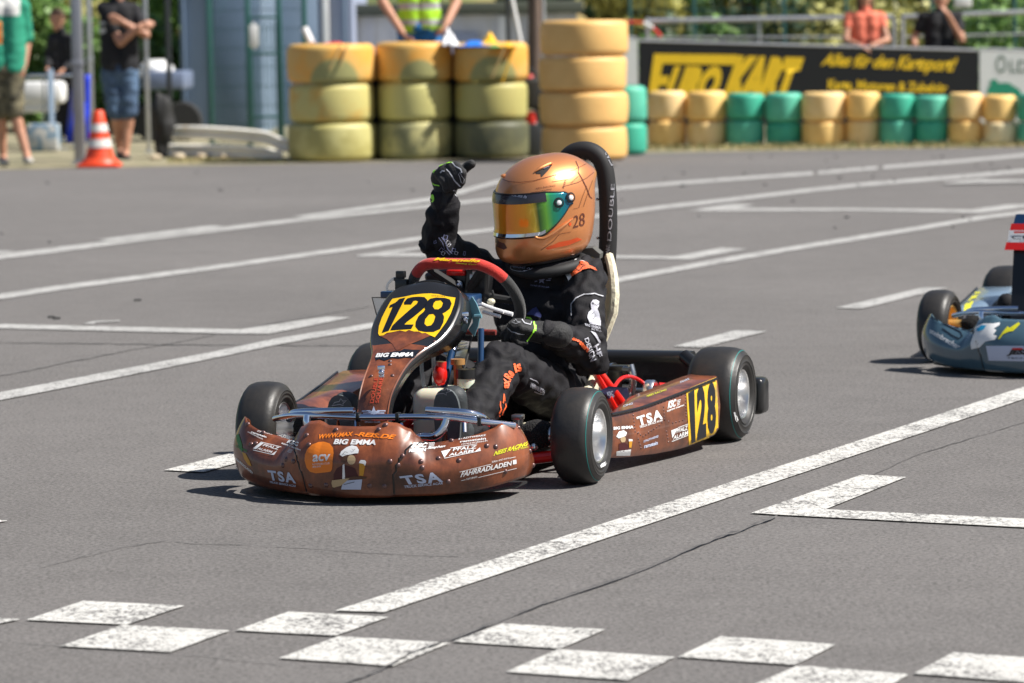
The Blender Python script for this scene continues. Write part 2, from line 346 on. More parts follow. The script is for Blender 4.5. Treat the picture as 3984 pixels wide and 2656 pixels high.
# trees and shrubs: trunk with limbs, crown of leaf sized faces in clumps
M_bark=mat('bark',(.09,.07,.05),.9,var=.4,vs=6)
LEAF={}
def leafmat(key,col):
    if key not in LEAF: 
        m=mat('leaves_'+key,col,.55,var=.45,vs=1.3); b=m.node_tree.nodes['Principled BSDF']; b.inputs['Subsurface Weight'].default_value=0
        LEAF[key]=m
    return LEAF[key]
def tree(name,x,y,h,rx,key,col,label,n=2600,cat='tree',trunk=True,group=None,z0=0,leaf=.11,low=.25,seed=0):
    rnd=random.Random(seed or int(abs(x)*131+abs(y)*17)); root=empty(name,T(x,y,z0),label,cat,group)
    cl=[]
    for i in range(int(9+rx*5)):
        a=rnd.uniform(0,6.28); q=math.sqrt(rnd.random())*rx*.8; zz=h*rnd.uniform(low,.92); q*=1-.5*abs(zz/h-.5)
        cl.append((V((q*math.cos(a),q*math.sin(a)*.8,zz)),rx*rnd.uniform(.22,.42)))
    tb=MB()
    if trunk:
        tb.tube([(0,0,-.1),(.06,.02,h*.25),(-.05,.05,h*.5),(0,0,h*.8)],[h*.035,h*.028,h*.02,h*.006],8,smooth=3)
    for c,r in cl[:9]: tb.tube([(0,0,h*.15 if not trunk else h*.3),tuple(c*.5+V((0,0,h*.12))),tuple(c)],[h*.014,h*.009,.006],5)
    tb.build('trunk' if trunk else 'stem',M_bark,root)
    lb=MB()
    for i in range(n):
        c,r=cl[rnd.randrange(len(cl))]; d=V((rnd.gauss(0,1),rnd.gauss(0,1),rnd.gauss(0,1))).normalized()*r*rnd.uniform(.45,1.08)**.6
        p=c+d; s_=leaf*rnd.uniform(.6,1.35)
        u=V((rnd.gauss(0,1),rnd.gauss(0,1),rnd.gauss(0,.6))).normalized(); v_=u.cross(V((rnd.gauss(0,1),rnd.gauss(0,1),rnd.gauss(0,1)))).normalized()
        lb.add([p-u*s_,p+v_*s_*.55,p+u*s_,p-v_*s_*.55],[(0,1,2,3)])
    lb.build('crown' if trunk else 'foliage',leafmat(key,col),root,sharp=180)
    return root
def at(x,Y): q=Wd(x,100,Y); return q.x
OL=(.44,.42,.13); GN=(.15,.27,.06); DG=(.035,.07,.025); TN=(.50,.40,.15)
for i,(px,Y,h,rx,key,col,lab) in enumerate([
 (60,52,4.2,2.0,'olive',OL,'olive green bush behind the man in the green shirt'),
 (150,50,3.2,1.6,'green',GN,'fresh green bush behind the boy in black'),
 (290,54,4.5,1.9,'olive',OL,'tall olive tree rising between the dark tent poles'),
 (375,50,3.0,1.0,'green',GN,'slim green tree beside the left end of the blue grey hall'),
 (1390,60,5.0,2.2,'dark',DG,'dark green tree beyond the four high tyre stack'),
 (1480,56,3.4,1.3,'olive',OL,'yellowish shrub at the left end of the white railing'),
 (1600,62,5.5,2.4,'olive',OL,'leafy green tree over the left half of the black advertising board'),
 (1720,60,5.0,2.0,'green',GN,'fresh green tree above the middle of the black advertising board'),
 (1850,63,5.2,2.1,'tan',TN,'sun bleached tan tree left of the woman in coral'),
 (1990,58,4.6,1.7,'olive',OL,'olive tree straight behind the woman in coral'),
 (2080,64,6.0,2.4,'tan',TN,'tan leaved tree between the woman and the man in black'),
 (2240,60,5.2,2.0,'green',GN,'green tree right of the man in black'),
 (2350,58,5.4,2.1,'dark',DG,'dark tree at the right edge above the white board')]):
    tree('tree',at(px,Y+6),Y+6,h,rx,key,col,lab,n=5200,group='trees beyond the circuit',low=.12)
for i,(px,Y,h,rx,key,col,lab) in enumerate([
 (-10,47,1.9,1.3,'olive',OL,'low olive hedge bush at the far left edge'),
 (110,46,1.7,1.2,'green',GN,'low green hedge bush just left of the boy in black'),
 (215,48,1.8,1.1,'olive',OL,'low hedge bush between the boy and the thick tent pole'),
 (350,46,1.3,1.0,'green',GN,'low weedy bush beside the leaning black tyre'),
 (1560,50,1.5,1.3,'green',GN,'green hedge bush behind the left end of the railing'),
 (1700,50,1.6,1.4,'dark',DG,'dark hedge bush behind the middle of the railing'),
 (1830,50,1.5,1.2,'olive',OL,'pale olive hedge bush behind the railing left of the woman'),
 (2060,51,1.5,1.2,'olive',OL,'pale hedge bush behind the railing posts'),
 (2290,50,1.7,1.4,'green',GN,'green hedge bush behind the railing at the right')]):
    tree('hedge_bush',at(px,Y+3),Y+3,h,rx,key,col,lab,n=3200,cat='bush',trunk=False,group='hedge bushes behind the fences',low=.1,leaf=.08)
# ---------------------------------------------------------------- buildings
def facade(name,label,x0,x1,Y,ztop,cols,mats,depth=6,extra=None):
    """x in display px at depth Y; building as walls, roof edge, panel joints, door"""
    a,b=Wd(x0,100,Y).x,Wd(x1,100,Y).x; root=empty(name,T((a+b)/2,Y),label,'building'); hw=(b-a)/2
    mb=MB(); mb.box((0,depth/2,ztop/2),(b-a,depth,ztop)); 
    n=int((b-a)/.3)
    for i in range(n+1): mb.box((-hw+(b-a)*i/n,-.012,ztop/2),(.05,.03,ztop-.02))
    mb.build('wall',mats[0],root)
    rb=MB(); rb.box((0,depth/2,ztop+.09),(b-a+.25,depth+.3,.18),bev=.02); rb.build('roof',mats[1],root)
    for (u0,u1,zb,zt,m,nm) in cols:
        u0,u1=Wd(u0,100,Y).x-(a+b)/2,Wd(u1,100,Y).x-(a+b)/2
        q=MB(); q.box(((u0+u1)/2,-.05,(zb+zt)/2),(u1-u0,.07,zt-zb),bev=.01); q.build(nm,m,root)
    return root
M_blue=mat('blue_grey_cladding',(.20,.27,.37),.6,var=.07,vs=.8); M_lav=mat('lavender_wall',(.30,.34,.46),.7,var=.05,vs=1)
M_lt=mat('light_grey_wall',(.55,.56,.60),.75,var=.08,vs=.9,bump=.2,bs=15); M_rf=mat('roof_edge',(.07,.08,.06),.7)
M_wht=mat('white_paint',(.75,.75,.74),.45,var=.05,vs=3); M_dk=mat('dark_paint',(.03,.035,.04),.5)
M_bd=mat('blue_dark_panel',(.13,.19,.29),.55,var=.06,vs=2)
facade('metal_hall','blue grey metal clad hall behind the green mesh fence',419,596,46,2.45,[(492,594,.0,2.0,M_bd,'gate_panel'),(421,426,0,2.4,M_bd,'corner_trim')],(M_blue,M_rf))
facade('site_building','lavender walled building behind the left tyre stack',596,806,50,2.6,[(742,757,0,2.6,M_wht,'door_post'),(612,732,.0,2.05,M_blue,'roller_door'),(790,797,0,2.6,M_blue,'downpipe')],(M_lav,M_rf))
facade('concrete_garage','long pale grey concrete garage behind the marshal',806,1322,52,1.52,[(1145,1165,0,1.5,M_wht,'door_post'),(1020,1100,0,1.25,M_lav,'garage_door'),(1210,1222,0,1.5,M_wht,'corner_trim')],(M_lt,M_rf))
# ---------------------------------------------------------------- fences
M_gf=mat('green_fence_coat',(.03,.115,.105),.5); M_galv=mat('galvanised_steel',(.55,.56,.58),.38,metal=.7,var=.1,vs=6)
def mesh_fence(name,label,xs,Y,zt,step=.055,post=.03,rails=4,m=M_gf,zb=.05,catg='fence'):
    a,b=Wd(xs[0],100,Y).x,Wd(xs[-1],100,Y).x; root=empty(name,T((a+b)/2,Y),label,catg); c=(a+b)/2
    wb=MB(); n=int((b-a)/step)
    for i in range(n+1): wb.box((a-c+(b-a)*i/n,0,(zb+zt)/2),(.006,.006,zt-zb))
    k=int((zt-zb)/.2)
    for j in range(k+1): wb.box((0,.007,zb+(zt-zb)*j/k),(b-a,.008,.008))
    wb.build('wire_mesh',m,root)
    for x in xs:
        q=MB(); q.box((Wd(x,100,Y).x-c,-.03,zt/2+.04),(post*2,post*2,zt+.08),bev=.006); q.build('post',m,root)
    return root
mesh_fence('mesh_fence','green wire mesh fence in front of the blue grey hall',[482,570,642,700],40,1.75,step=.026)
mesh_fence('mesh_fence','green wire mesh fence behind the black advertising board',[1448,1595,1800,1943,2140,2330,2500],43.6,2.3,step=.11,post=.022)
# small gate in the green fence
root=empty('fence_gate',T(Wd(610,100,39.6).x,39.6),'dark green barred gate in the mesh fence left of the tyre stacks','gate')
q=MB()
for z in (.35,1.05,1.45): q.box((0,0,z),(.34,.02,.03),bev=.004)
for x in (-.17,.17): q.box((x,0,.8),(.03,.03,1.35),bev=.004)
q.build('gate_frame',M_gf,root)
q=MB()
for i in range(9): q.box((-.15+.0375*i,0,.75),(.008,.008,1.3))
q.build('bars',M_gf,root)
# white notice on the fence post
q=MB(); c=Wd(583,82,39.4); q.box((c.x,c.y,c.z),(.10,.02,.24),bev=.004); q.box((c.x,c.y+.02,c.z),(.03,.02,.3))
q.build('notice_plate',[M_wht],None,label='small white blank notice plate fixed to the green fence post',category='sign')
# railing
root=empty('crowd_railing',T(Wd(1850,100,43.0).x,43.0),'galvanised crowd railing behind the black advertising board','railing')
def rail_loc(x,y,Y=43.0): p=Wd(x,y,Y); return (p.x-root.location.x,p.y-root.location.y,p.z)
q=MB(); q.tube([rail_loc(1483,48),rail_loc(2052,38)],.03,8); q.build('top_rail',M_galv,root)
q=MB(); q.tube([rail_loc(2072,38),rail_loc(2420,24)],.028,8); q.build('top_rail',M_galv,root)
q=MB(); q.tube([rail_loc(1483,86),rail_loc(2052,84)],.012,8); q.tube([rail_loc(2072,84),rail_loc(2420,76)],.012,8); q.build('lower_rail',M_galv,root)
for x in (1487,2053,2073,2420,1744):
    q=MB(); a=rail_loc(x,40 if x!=1744 else 45); q.tube([a,(a[0],a[1],.0)],.026 if x!=1744 else .016,8); q.build('post',M_galv,root)
# red-white tape end / barrier tail at the left end of the railing
q=MB(); q.tube([Wd(1430,50,42.9),Wd(1478,52,42.9)],.018,8,mi=0); q.tube([Wd(1478,52,42.9),Wd(1500,64,42.9)],.022,8,mi=1); q.tube([Wd(1500,64,42.9),Wd(1518,84,42.9)],.022,8,mi=0)
M_red=mat('signal_red',(.62,.03,.02),.45); q.build('barrier_tape',[M_red,M_wht],None,label='red and white barrier tape tied at the left end of the railing',category='tape')
# ================================================================ TYRE BARRIERS
def tyre_prof(r,h,hole=.55,rd=.15):
    k=h*rd*1.15; p=[]
    for i in range(7):
        t=i/6*PI/2; p.append((r-k+k*math.sin(t)*1.0,h/2-k+k*math.cos(t)))
    p=[(r-k-.01,h/2)]+p; 
    q=[(a,-b) for a,b in p[::-1]]
    bulge=[(r+.003,h*.1),(r+.003,-h*.1)]
    inn=[(r*hole,-h/2+.02),(r*hole,h/2-.02)]
    return [(r*hole+.02,h/2-.003)]+p+bulge+q+[(r*hole+.02,-h/2+.003)]+inn
def paint_tyre(name,c1,c2,arc=None,thr=(.45,.6),scale=2.2):
    m=mat(name,c1,.55,col2=c2,vs=scale,thr=thr,bump=.25,bs=5)
    if arc:
        n=m.node_tree.nodes; L=m.node_tree.links; b=n['Principled BSDF']; src=b.inputs['Base Color'].links[0].from_socket
        tc=n.new('ShaderNodeTexCoord'); d=n.new('ShaderNodeVectorMath'); d.operation='DISTANCE'; d.inputs[1].default_value=arc[0]; L.new(tc.outputs['Object'],d.inputs[0])
        r=n.new('ShaderNodeMapRange'); r.inputs[1].default_value=arc[1]-.012; r.inputs[2].default_value=arc[1]+.012; r.inputs[3].default_value=1; r.inputs[4].default_value=0; L.new(d.outputs['Value'],r.inputs[0])
        x=n.new('ShaderNodeMix'); x.data_type='RGBA'; L.new(r.outputs[0],x.inputs[0]); L.new(src,x.inputs[6]); x.inputs[7].default_value=(*arc[2],1); L.new(x.outputs[2],b.inputs['Base Color'])
    return m
OR=(.80,.40,.07); OLV=(.56,.50,.18); GRY=(.20,.20,.12); ORL=(.66,.36,.12)
M_top=[paint_tyre('orange_paint_with_olive_arc',OR,(.70,.44,.13),((dx,-.38,-.19),rr,(.34,.33,.13))) for dx,rr in ((.05,.24),(.07,.21),(.03,.25))]
M_mid=[paint_tyre('olive_over_orange_paint',OLV,(.62,.38,.08),thr=(.36,.5)),paint_tyre('olive_paint',(.58,.54,.20),(.58,.42,.11),thr=(.28,.4)),paint_tyre('weathered_olive_paint',(.47,.43,.15),(.58,.42,.10),thr=(.3,.45))]
M_low=[paint_tyre('low_olive_paint',(.54,.50,.20),(.40,.36,.12)),paint_tyre('faded_olive_paint',(.52,.48,.21),(.22,.22,.11)),paint_tyre('dark_olive_paint',(.10,.105,.06),(.16,.16,.08))]
M_or=paint_tyre('orange_paint',(.85,.52,.18),(.76,.44,.14),thr=(.35,.65)); M_ylw=[paint_tyre('yellow_orange_paint',(.94,.62,.22),(.86,.52,.16)),paint_tyre('pale_yellow_paint',(.92,.66,.32),(.86,.58,.22)),paint_tyre('dusty_cream_paint',(.82,.72,.46),(.80,.58,.28))]
M_grn=[paint_tyre('mint_green_paint',(.11,.52,.36),(.07,.40,.28)),paint_tyre('teal_green_paint',(.05,.44,.29),(.04,.34,.23))]
M_rub=mat('black_rubber',(.02,.02,.02),.75)
def tyre(x0,x1,ytop,ybot,Y,m,label,group,dent=0,seed=0):
    a,b=Wd(x0,ybot,Y),Wd(x1,ybot,Y); r=(b.x-a.x)/2; zb=a.z; zt=Wd(x0,ytop,Y).z; h=zt-zb-.006
    mb=MB(); mb.lathe(tyre_prof(r,h),seg=40,closed=True)
    rnd=random.Random(seed)
    o=1+seed*.37
    for v in mb.v:
        k=noise.noise(V((v.x*3+o,v.y*3,v.z*4+o)))*.022+noise.noise(V((v.x*9+o,v.y*9,v.z*6)))*.006
        if dent and v.z<0 and v.x>0: k-=dent*max(0,math.sin((v.x/r)*PI))*(-v.z/h)
        f=1+k; v.x*=f; v.y*=f; v.z+=noise.noise(V((v.x*2,v.y*2,o)))*.008
    o_=mb.build('painted_barrier',m,None,sharp=50,label=label,category='tyre barrier',group=group); o_.location=((a.x+b.x)/2,Y,zb+h/2+.003); o_.rotation_euler=(0,0,0)
    return o_
GRP='large painted tyres stacked by the marshal post'
YS=Gd(762,373).y+.38
nm=['left','middle','right']; lev=['top','middle','bottom']
for i,(x0,x1,ys) in enumerate([(663,862,(103,194,284,372)),(866,1038,(99,191,280,368)),(1044,1214,(104,194,283,369))]):
    Y=YS+(.0,.12,.10)[i]
    zb=Wd(x0,ys[3],Y).z
    for j in range(3):
        m=(M_top,M_mid,M_low)[j][i]
        desc={0:'orange tyre with an olive arc',1:'olive tyre',2:('pale olive tyre','dented olive tyre','dark grimy olive tyre')[i]}[j]
        o=tyre(x0+(-1,1,0)[j]*2,x1+(0,-1,1)[j]*2,ys[j],ys[j+1],Y,m,f'{desc} at the {lev[j]} of the {nm[i]} three high stack',GRP,dent=.12 if (i==1 and j==2) or (i==2 and j==2) else 0,seed=i*3+j)
        o.location.z-=zb-.006
ys=(50,132,213,292,370); Y4=Gd(1343,371).y+.42; zb=Wd(1240,370,Y4).z
for j in range(4):
    o=tyre(1240+(3,0,1,5)[j],1446-(3,6,3,5)[j],ys[j],ys[j+1],Y4,M_or,'plain orange tyre %s of the four high stack'%('at the top','second from the top','third from the top','at the bottom')[j],GRP,seed=20+j); o.location.z-=zb-.006
GR2='small painted tyres of the low tyre wall'
cols=[(1396,1486,'g',(197,283,356)),(1489,1577,'y',(212,279,340)),(1578,1669,'y',(211,280,338)),(1669,1756,'g',(208,268,330)),(1759,1842,'g',(208,276,331)),(1842,1942,'y',(208,275,331)),(1943,2022,'y',(208,273,331)),(2021,2101,'g',(206,265,324)),(2102,2178,'g',(210,268,324)),(2179,2257,'y',(212,276,331)),(2258,2334,'y',(219,281,333)),(2336,2412,'g',(216,280,332))]
words=['first','second','third','fourth','fifth','sixth','seventh','eighth','ninth','tenth','eleventh','last']
for i,(x0,x1,c,ys) in enumerate(cols):
    Y=(Gd((x0+x1)/2,339-(x0-1490)*.007).y+.2) if i else Gd(1440,357).y+.2; zb=Wd(x0,ys[2],Y).z
    for j in range(2):
        if c=='g': m=M_grn[(i+j)%2]; cn='green'
        else: m=M_ylw[2 if (i==10 and j==1) else (i+j)%2]; cn='cream dusted' if (i==10 and j==1) else 'yellow orange'
        o=tyre(x0,x1,ys[j],ys[j+1],Y,m,f'{cn} {"upper" if j==0 else "lower"} tyre in {words[i]} column of the low tyre wall from left',GR2,seed=40+i*2+j)
        o.location.z-=zb-.006; o.location.y+=random.uniform(-.02,.02)
# black tyres lying in shadow between the stacks
q=MB(); c=Gd(1228,352); q.lathe(tyre_prof(.30,.24),seg=28,closed=True); o=q.build('spare_barrier',M_rub,None,label='bare black tyre lying between the three high stacks and the four high stack',category='tyre barrier'); o.location=(c.x,c.y+.9,.125)
q=MB(); q.lathe(tyre_prof(.30,.24),seg=28,closed=True); o=q.build('spare_barrier',M_rub,None,label='second bare black tyre resting on the one between the stacks',category='tyre barrier'); o.location=(c.x+.02,c.y+.92,.372)
for n_,(xx,z_) in enumerate(((864,0),(864,1),(864,2),(1041,0),(1041,1),(1041,2),(1222,2))):
    q=MB(); c=Wd(xx,372,YS+.55); q.lathe(tyre_prof(.32,.34),seg=28,closed=True); o=q.build('spare_barrier',M_rub,None,label='%s black bare tyre of the pile behind the gap %s'%(('lowest','middle','highest')[z_],('left of the middle orange stack','left of the right orange stack','beside the timber mast')[n_//3]),category='tyre barrier',group='bare black tyres behind the painted stacks'); o.location=(c.x,c.y,.172+.345*z_-(.0 if n_<6 else .24))
# dark timber mast and its struts behind the gap
M_wood=mat('weathered_mast',(.13,.09,.07),.8,var=.4,vs=4,stretch=(3,3,.4))
root=empty('mast',T(Wd(1228,300,Gd(1228,352).y+2).x,Gd(1228,352).y+2),'brown weathered timber mast between the three high stacks and the four high stack','mast')
q=MB(); q.tube([(0,0,0),(.01,0,1.0),(.04,0,2.4)],[.085,.075,.07],10); q.build('pole',M_wood,root)
q=MB(); q.tube([(.11,0,1.0),(.12,0,2.4)],.02,8); q.build('conduit',M_galv,root)
root=empty('flag_stand',T(Wd(1195,300,YS+1.3).x,YS+1.3),'pale leaning metal strut beside the timber mast','stand')
def W33(x,y,Y=YS+1.3): p=Wd(x,y,Y); return (p.x-root.location.x,p.y-root.location.y,p.z)
q=MB(); q.tube([W33(1172,-20),W33(1196,100),W33(1230,300)],.024,8); q.build('strut',M_wht,root)
q=MB(); q.tube([W33(1165,-20),W33(1168,100),W33(1172,300)],.022,8); q.build('strut',M_dk,root)
# fire extinguisher behind the third stack
root=empty('fire_extinguisher',T(Wd(1219,272,YS+.3).x,YS+.3),'red fire extinguisher with white label beside the right three high stack','extinguisher')
q=MB(); q.lathe([(.0,.33),(.05,.33),(.055,.36),(.055,.74),(.04,.80),(.02,.82),(0,.82)],seg=18,mi=0); q.build('body',M_red,root)
q=MB(); q.box((0,0,.86),(.05,.1,.05),bev=.008); q.tube([(0,0,.85),(.08,-.03,.8),(.09,-.03,.5)],.011,8,smooth=3); q.build('valve',M_dk,root)
q=MB(); q.lathe([(.0565,.45),(.0565,.58)],seg=18); q.build('label_band',M_wht,root)
q=MB(); q.box((0,.0,.16),(.2,.2,.33),bev=.01); q.build('stand',M_dk,root)
# ================================================================ 2D SHAPES AND LETTERING
def text2d(s,bold=.02,shear=0,sp=1.0):
    c=bpy.data.curves.new('t','FONT'); c.body=s; c.offset=bold; c.shear=shear; c.space_character=sp; c.resolution_u=3; c.fill_mode='BOTH'
    o=bpy.data.objects.new('t',c); sc.collection.objects.link(o); dg=bpy.context.evaluated_depsgraph_get(); dg.update()
    me=bpy.data.meshes.new_from_object(o.evaluated_get(dg)); bpy.data.objects.remove(o); bpy.data.curves.remove(c)
    r=([(v.co.x,v.co.y) for v in me.vertices],[tuple(p.vertices) for p in me.polygons]); bpy.data.meshes.remove(me); return r
def shape2d(loops):
    c=bpy.data.curves.new('s','CURVE'); c.dimensions='2D'; c.fill_mode='BOTH'
    for l in loops:
        sp=c.splines.new('POLY'); sp.points.add(len(l)-1); sp.use_cyclic_u=True
        for p,q in zip(sp.points,l): p.co=(q[0],q[1],0,1)
    o=bpy.data.objects.new('s',c); sc.collection.objects.link(o); dg=bpy.context.evaluated_depsgraph_get(); dg.update()
    me=bpy.data.meshes.new_from_object(o.evaluated_get(dg)); bpy.data.objects.remove(o); bpy.data.curves.remove(c)
    r=([(v.co.x,v.co.y) for v in me.vertices],[tuple(p.vertices) for p in me.polygons]); bpy.data.meshes.remove(me); return r
def norm2d(sh,box=None):
    P,Fs=sh
    if box is None: xs=[p[0] for p in P]; ys=[p[1] for p in P]; box=(min(xs),min(ys),max(xs),max(ys))
    x0,y0,x1,y1=box; return [((p[0]-x0)/(x1-x0),(p[1]-y0)/(y1-y0)) for p in P],Fs
def quadmap(q):
    TL,TR,BR,BL=q
    def f(u,v):
        a=(BL[0]*(1-u)+BR[0]*u,BL[1]*(1-u)+BR[1]*u); b=(TL[0]*(1-u)+TR[0]*u,TL[1]*(1-u)+TR[1]*u)
        return (a[0]*(1-v)+b[0]*v,a[1]*(1-v)+b[1]*v)
    return f
def decal(tgt,sh,q,zfn,mtl,off=.0015,parent=None,name='lettering',maxlen=None,M=None,label=None,pix=False):
    """sh: normalised 2D shape; q: corner pixels; lies on the target surface like a sticker"""
    M=KM if M is None else M; MI=M.inverted(); P,Fs=sh; f=quadmap(q) if not pix else None
    bm=bmesh.new(); vs=[bm.verts.new((*(f(*p) if f else p),0)) for p in P]
    for fc in Fs:
        try: bm.faces.new([vs[i] for i in fc])
        except Exception: pass
    bmesh.ops.triangulate(bm,faces=bm.faces[:])
    ml=maxlen or 22
    for k in range(5):
        es=[e for e in bm.edges if e.calc_length()>ml]
        if not es: break
        bmesh.ops.subdivide_edges(bm,edges=es,cuts=1); bmesh.ops.triangulate(bm,faces=bm.faces[:])
    o=MI@CAM; bad=[]
    for v in bm.verts:
        d=(MI.to_3x3()@ray(*zfn(v.co.x,v.co.y))).normalized(); h,nrm,i,t=tgt.ray_cast(o,d)
        if h is None: bad.append(v); continue
        if nrm.dot(d)>0: nrm=-nrm
        if abs(nrm.dot(d))<.12: bad.append(v); continue
        v.co=h+nrm*off
    bmesh.ops.delete(bm,geom=bad,context='VERTS')
    # drop faces that jump from one surface to another
    fs=[f_ for f_ in bm.faces if max(e.calc_length() for e in f_.edges)>.06]
    bmesh.ops.delete(bm,geom=fs,context='FACES')
    me=bpy.data.meshes.new(name); bm.normal_update()
    fl=[f_ for f_ in bm.faces if f_.normal.dot(f_.calc_center_median()-o)>0]
    bmesh.ops.reverse_faces(bm,faces=fl); bm.to_mesh(me); bm.free(); me.materials.append(mtl)
    return me
def add_decals(tgt,items,parent,name,M=None,label=None,off=.0015):
    """items: (shape, quad, zfn, material[, off]) -> one mesh with several materials"""
    mats=[]; V_=[]; F_=[]; MI_=[]
    for it in items:
        sh,q,zfn,m=it[:4]; of=it[4] if len(it)>4 else off; pix=q is None
        me=decal(tgt,sh,q,zfn,m,of,M=M,pix=pix)
        if m not in mats: mats.append(m)
        k=len(V_); V_+=[tuple(v.co) for v in me.vertices]; F_+=[tuple(i+k for i in p.vertices) for p in me.polygons]; MI_+=[mats.index(m)]*len(me.polygons); bpy.data.meshes.remove(me)
    me=bpy.data.meshes.new(name); me.from_pydata(V_,[],F_)
    for m in mats: me.materials.append(m)
    me.polygons.foreach_set('material_index',MI_); me.polygons.foreach_set('use_smooth',[True]*len(F_)); me.update()
    return link(bpy.data.objects.new(name,me),parent,label=label)
def T_(s,bold=.02,shear=0,sp=1.0): return norm2d(text2d(s,bold,shear,sp))
def poly2(*loops): return shape2d(loops)
def bvh(obs,M=None):
    vs=[];fs=[]
    for o in (obs if isinstance(obs,(list,tuple)) else [obs]):
        me=o if isinstance(o,bpy.types.Mesh) else o.data; k=len(vs); vs+=[v.co.copy() for v in me.vertices]; fs+=[tuple(i+k for i in p.vertices) for p in me.polygons]
    return BVHTree.FromPolygons(vs,fs)
# ================================================================ ADVERTISING BOARDS
z11=zf(2400,0,1584/2352,700/1039)
M_brd=mat('board_black',(.008,.009,.012),.45,var=.1,vs=2); M_yel=mat('board_yellow',(.95,.62,.02),.45,var=.04,vs=3); M_brw=mat('board_white',(.78,.80,.80),.5,var=.03,vs=2)
M_gtx=mat('board_green',(.02,.30,.18),.5); M_gdk=mat('board_dark_green',(.03,.11,.06),.5)
YB=41.5
def board(name,label,tl,tr,m,items,zbot=.12,ext=None):
    A=Wp(*z11(*tl),YB); B=Wp(*z11(*tr),YB); c=(A+B)/2; M=T(c.x,YB)
    root=empty(name,M,label,'advertising board')
    q=MB(); w=(B.x-A.x)/2
    q.prism([(-w,0,zbot),(w,0,zbot),(w,0,B.z),(-w,0,A.z)],(0,.03,0)); p=q.build('panel',m,root)
    q=MB(); q.tube([(-w,.015,A.z+.012),(w,.015,B.z+.012)],.018,8); q.build('frame',M_galv,root)
    for x in (-w+.1,0,w-.1):
        q=MB(); q.box((x,.05,(A.z)/2-.08),(.05,.05,A.z-.16)); q.build('post',M_galv,root)
    if items: add_decals(bvh(p),items,root,'lettering',M=M,off=.004)
    return root
eshape=poly2([(0,0),(0,0)][:0] or [(175,600),(215,309),(700,316),(690,374),(264,366),(252,436),(300,437),(292,492),(243,490),(228,600)])
its=[(eshape,None,z11,M_yel),(T_('URO',.08,.25),[(318,378),(618,380),(575,585),(275,585)],z11,M_yel),(T_('KART',.085,.3),[(660,318),(1082,330),(1035,590),(600,590)],z11,M_yel),
 (T_('Alles für den Kartsport!',.035,.3),[(1195,306),(1970,330),(1950,438),(1172,398)],z11,M_yel),(T_('Karts, Motoren & Zubehör',.035,.0),[(1222,456),(1912,480),(1905,545),(1218,528)],z11,M_yel)]
board('advertising_board','long black advertising board with slanted yellow EUROKART lettering',(125,240),(2090,296),M_brd,its)
board('advertising_board','narrow plain white board end between the orange stack and the black board',(30,215),(119,228),M_brw,[])
carshape=poly2([(2140,545),(2142,505),(2160,490),(2150,468),(2185,452),(2205,478),(2260,476),(2300,500),(2330,520),(2345,560),(2300,560),(2280,540),(2240,548),(2160,552)])
board('advertising_board','white advertising board with green lettering at the right edge',(2096,290),(2600,304),M_brw,[(carshape,None,z11,M_gtx),(T_('O',.0),[(2190,318),(2250,320),(2250,420),(2190,418)],z11,M_gdk),(T_('LD',.0),[(2272,345),(2375,348),(2375,418),(2272,415)],z11,M_gdk)])
# ================================================================ GUARD RAIL
M_gr_=mat('old_guard_rail',(.86,.83,.74),.5,col2=(.55,.40,.22),vs=5,thr=(.26,.40))
root=empty('guard_rail',T(Gd(520,366).x,Gd(520,366).y),'weathered white double guard rail bending towards the left tyre stack','guard rail')
def gp(x,y,Y): p=Wd(x,y,Y); return (p.x-root.location.x,p.y-root.location.y,p.z)
Y0=Gd(520,366).y
for (pts) in ([(380,303,Y0+1.2),(470,304,Y0+.4),(600,314,Y0),(640,328,Y0-.3),(690,343,Y0-.6)],[(380,345,Y0+1.2),(470,346,Y0+.4),(600,352,Y0),(650,362,Y0-.3)]):
    q=MB(); P=catmull([gp(*p) for p in pts],5)
    prof=[(-.015,-.13),(-.06,-.10),(-.065,-.06),(-.02,0),(-.065,.06),(-.06,.10),(-.015,.13),(.0,.13),(-.045,.10),(-.05,.06),(-.005,0),(-.05,-.06),(-.045,-.10),(0,-.13)]
    q.loft([[p+V((0,a,b*.52)) for a,b in prof] for p in P]); q.build('rail',M_gr_,root)
for x in ():
    q=MB(); a=gp(x,305,Y0+.1); q.box((a[0],a[1]+.10,.15),(.08,.08,.30),bev=.01); q.build('post',M_gr_,root)
# ================================================================ PEOPLE BEHIND THE BARRIER
def hand(mb,w,d,n,side=1,s=1.0,curl=(.5,.6,.7,.8),thumb=.5,mi=0,tcurl=.3,rad=1.0):
    d=V(d).normalized(); n=V(n); n=(n-d*n.dot(d)).normalized(); l=d.cross(n)*side
    w=V(w)
    for i in range(4):
        o=(.030-.0195*i)*s; k=w+d*(.088-.004*abs(i-1))*s+l*o
        mb.cap(w+d*.012*s+l*o*.75,k,.014*s,.0125*s*rad,8,mi)
        L_=[(.042,.027,.021),(.047,.03,.022),(.043,.028,.021),(.033,.022,.018)][i]; a=0; p=k
        for j,q in enumerate(L_):
            a+=curl[i]*(1,1.15,.75)[j]; e=p+(d*math.cos(a)+n*math.sin(a))*q*s; mb.cap(p,e,(.0105-.001*j)*s*rad,(.0097-.001*j)*s*rad,8,mi); p=e
    b=w+d*.02*s+l*.028*s; e1=b+(d*math.cos(thumb)+l*math.sin(thumb)+n*.25).normalized()*.045*s
    mb.cap(b,e1,.015*s,.012*s*rad,8,mi); a=thumb-tcurl; e2=e1+(d*math.cos(a)+l*math.sin(a)+n*.25).normalized()*.036*s
    mb.cap(e1,e2,.012*s*rad,.0105*s*rad,8,mi); a-=tcurl*.6; mb.cap(e2,e2+(d*math.cos(a)+l*math.sin(a)+n*.2).normalized()*.026*s,.0105*s*rad,.009*s*rad,8,mi)
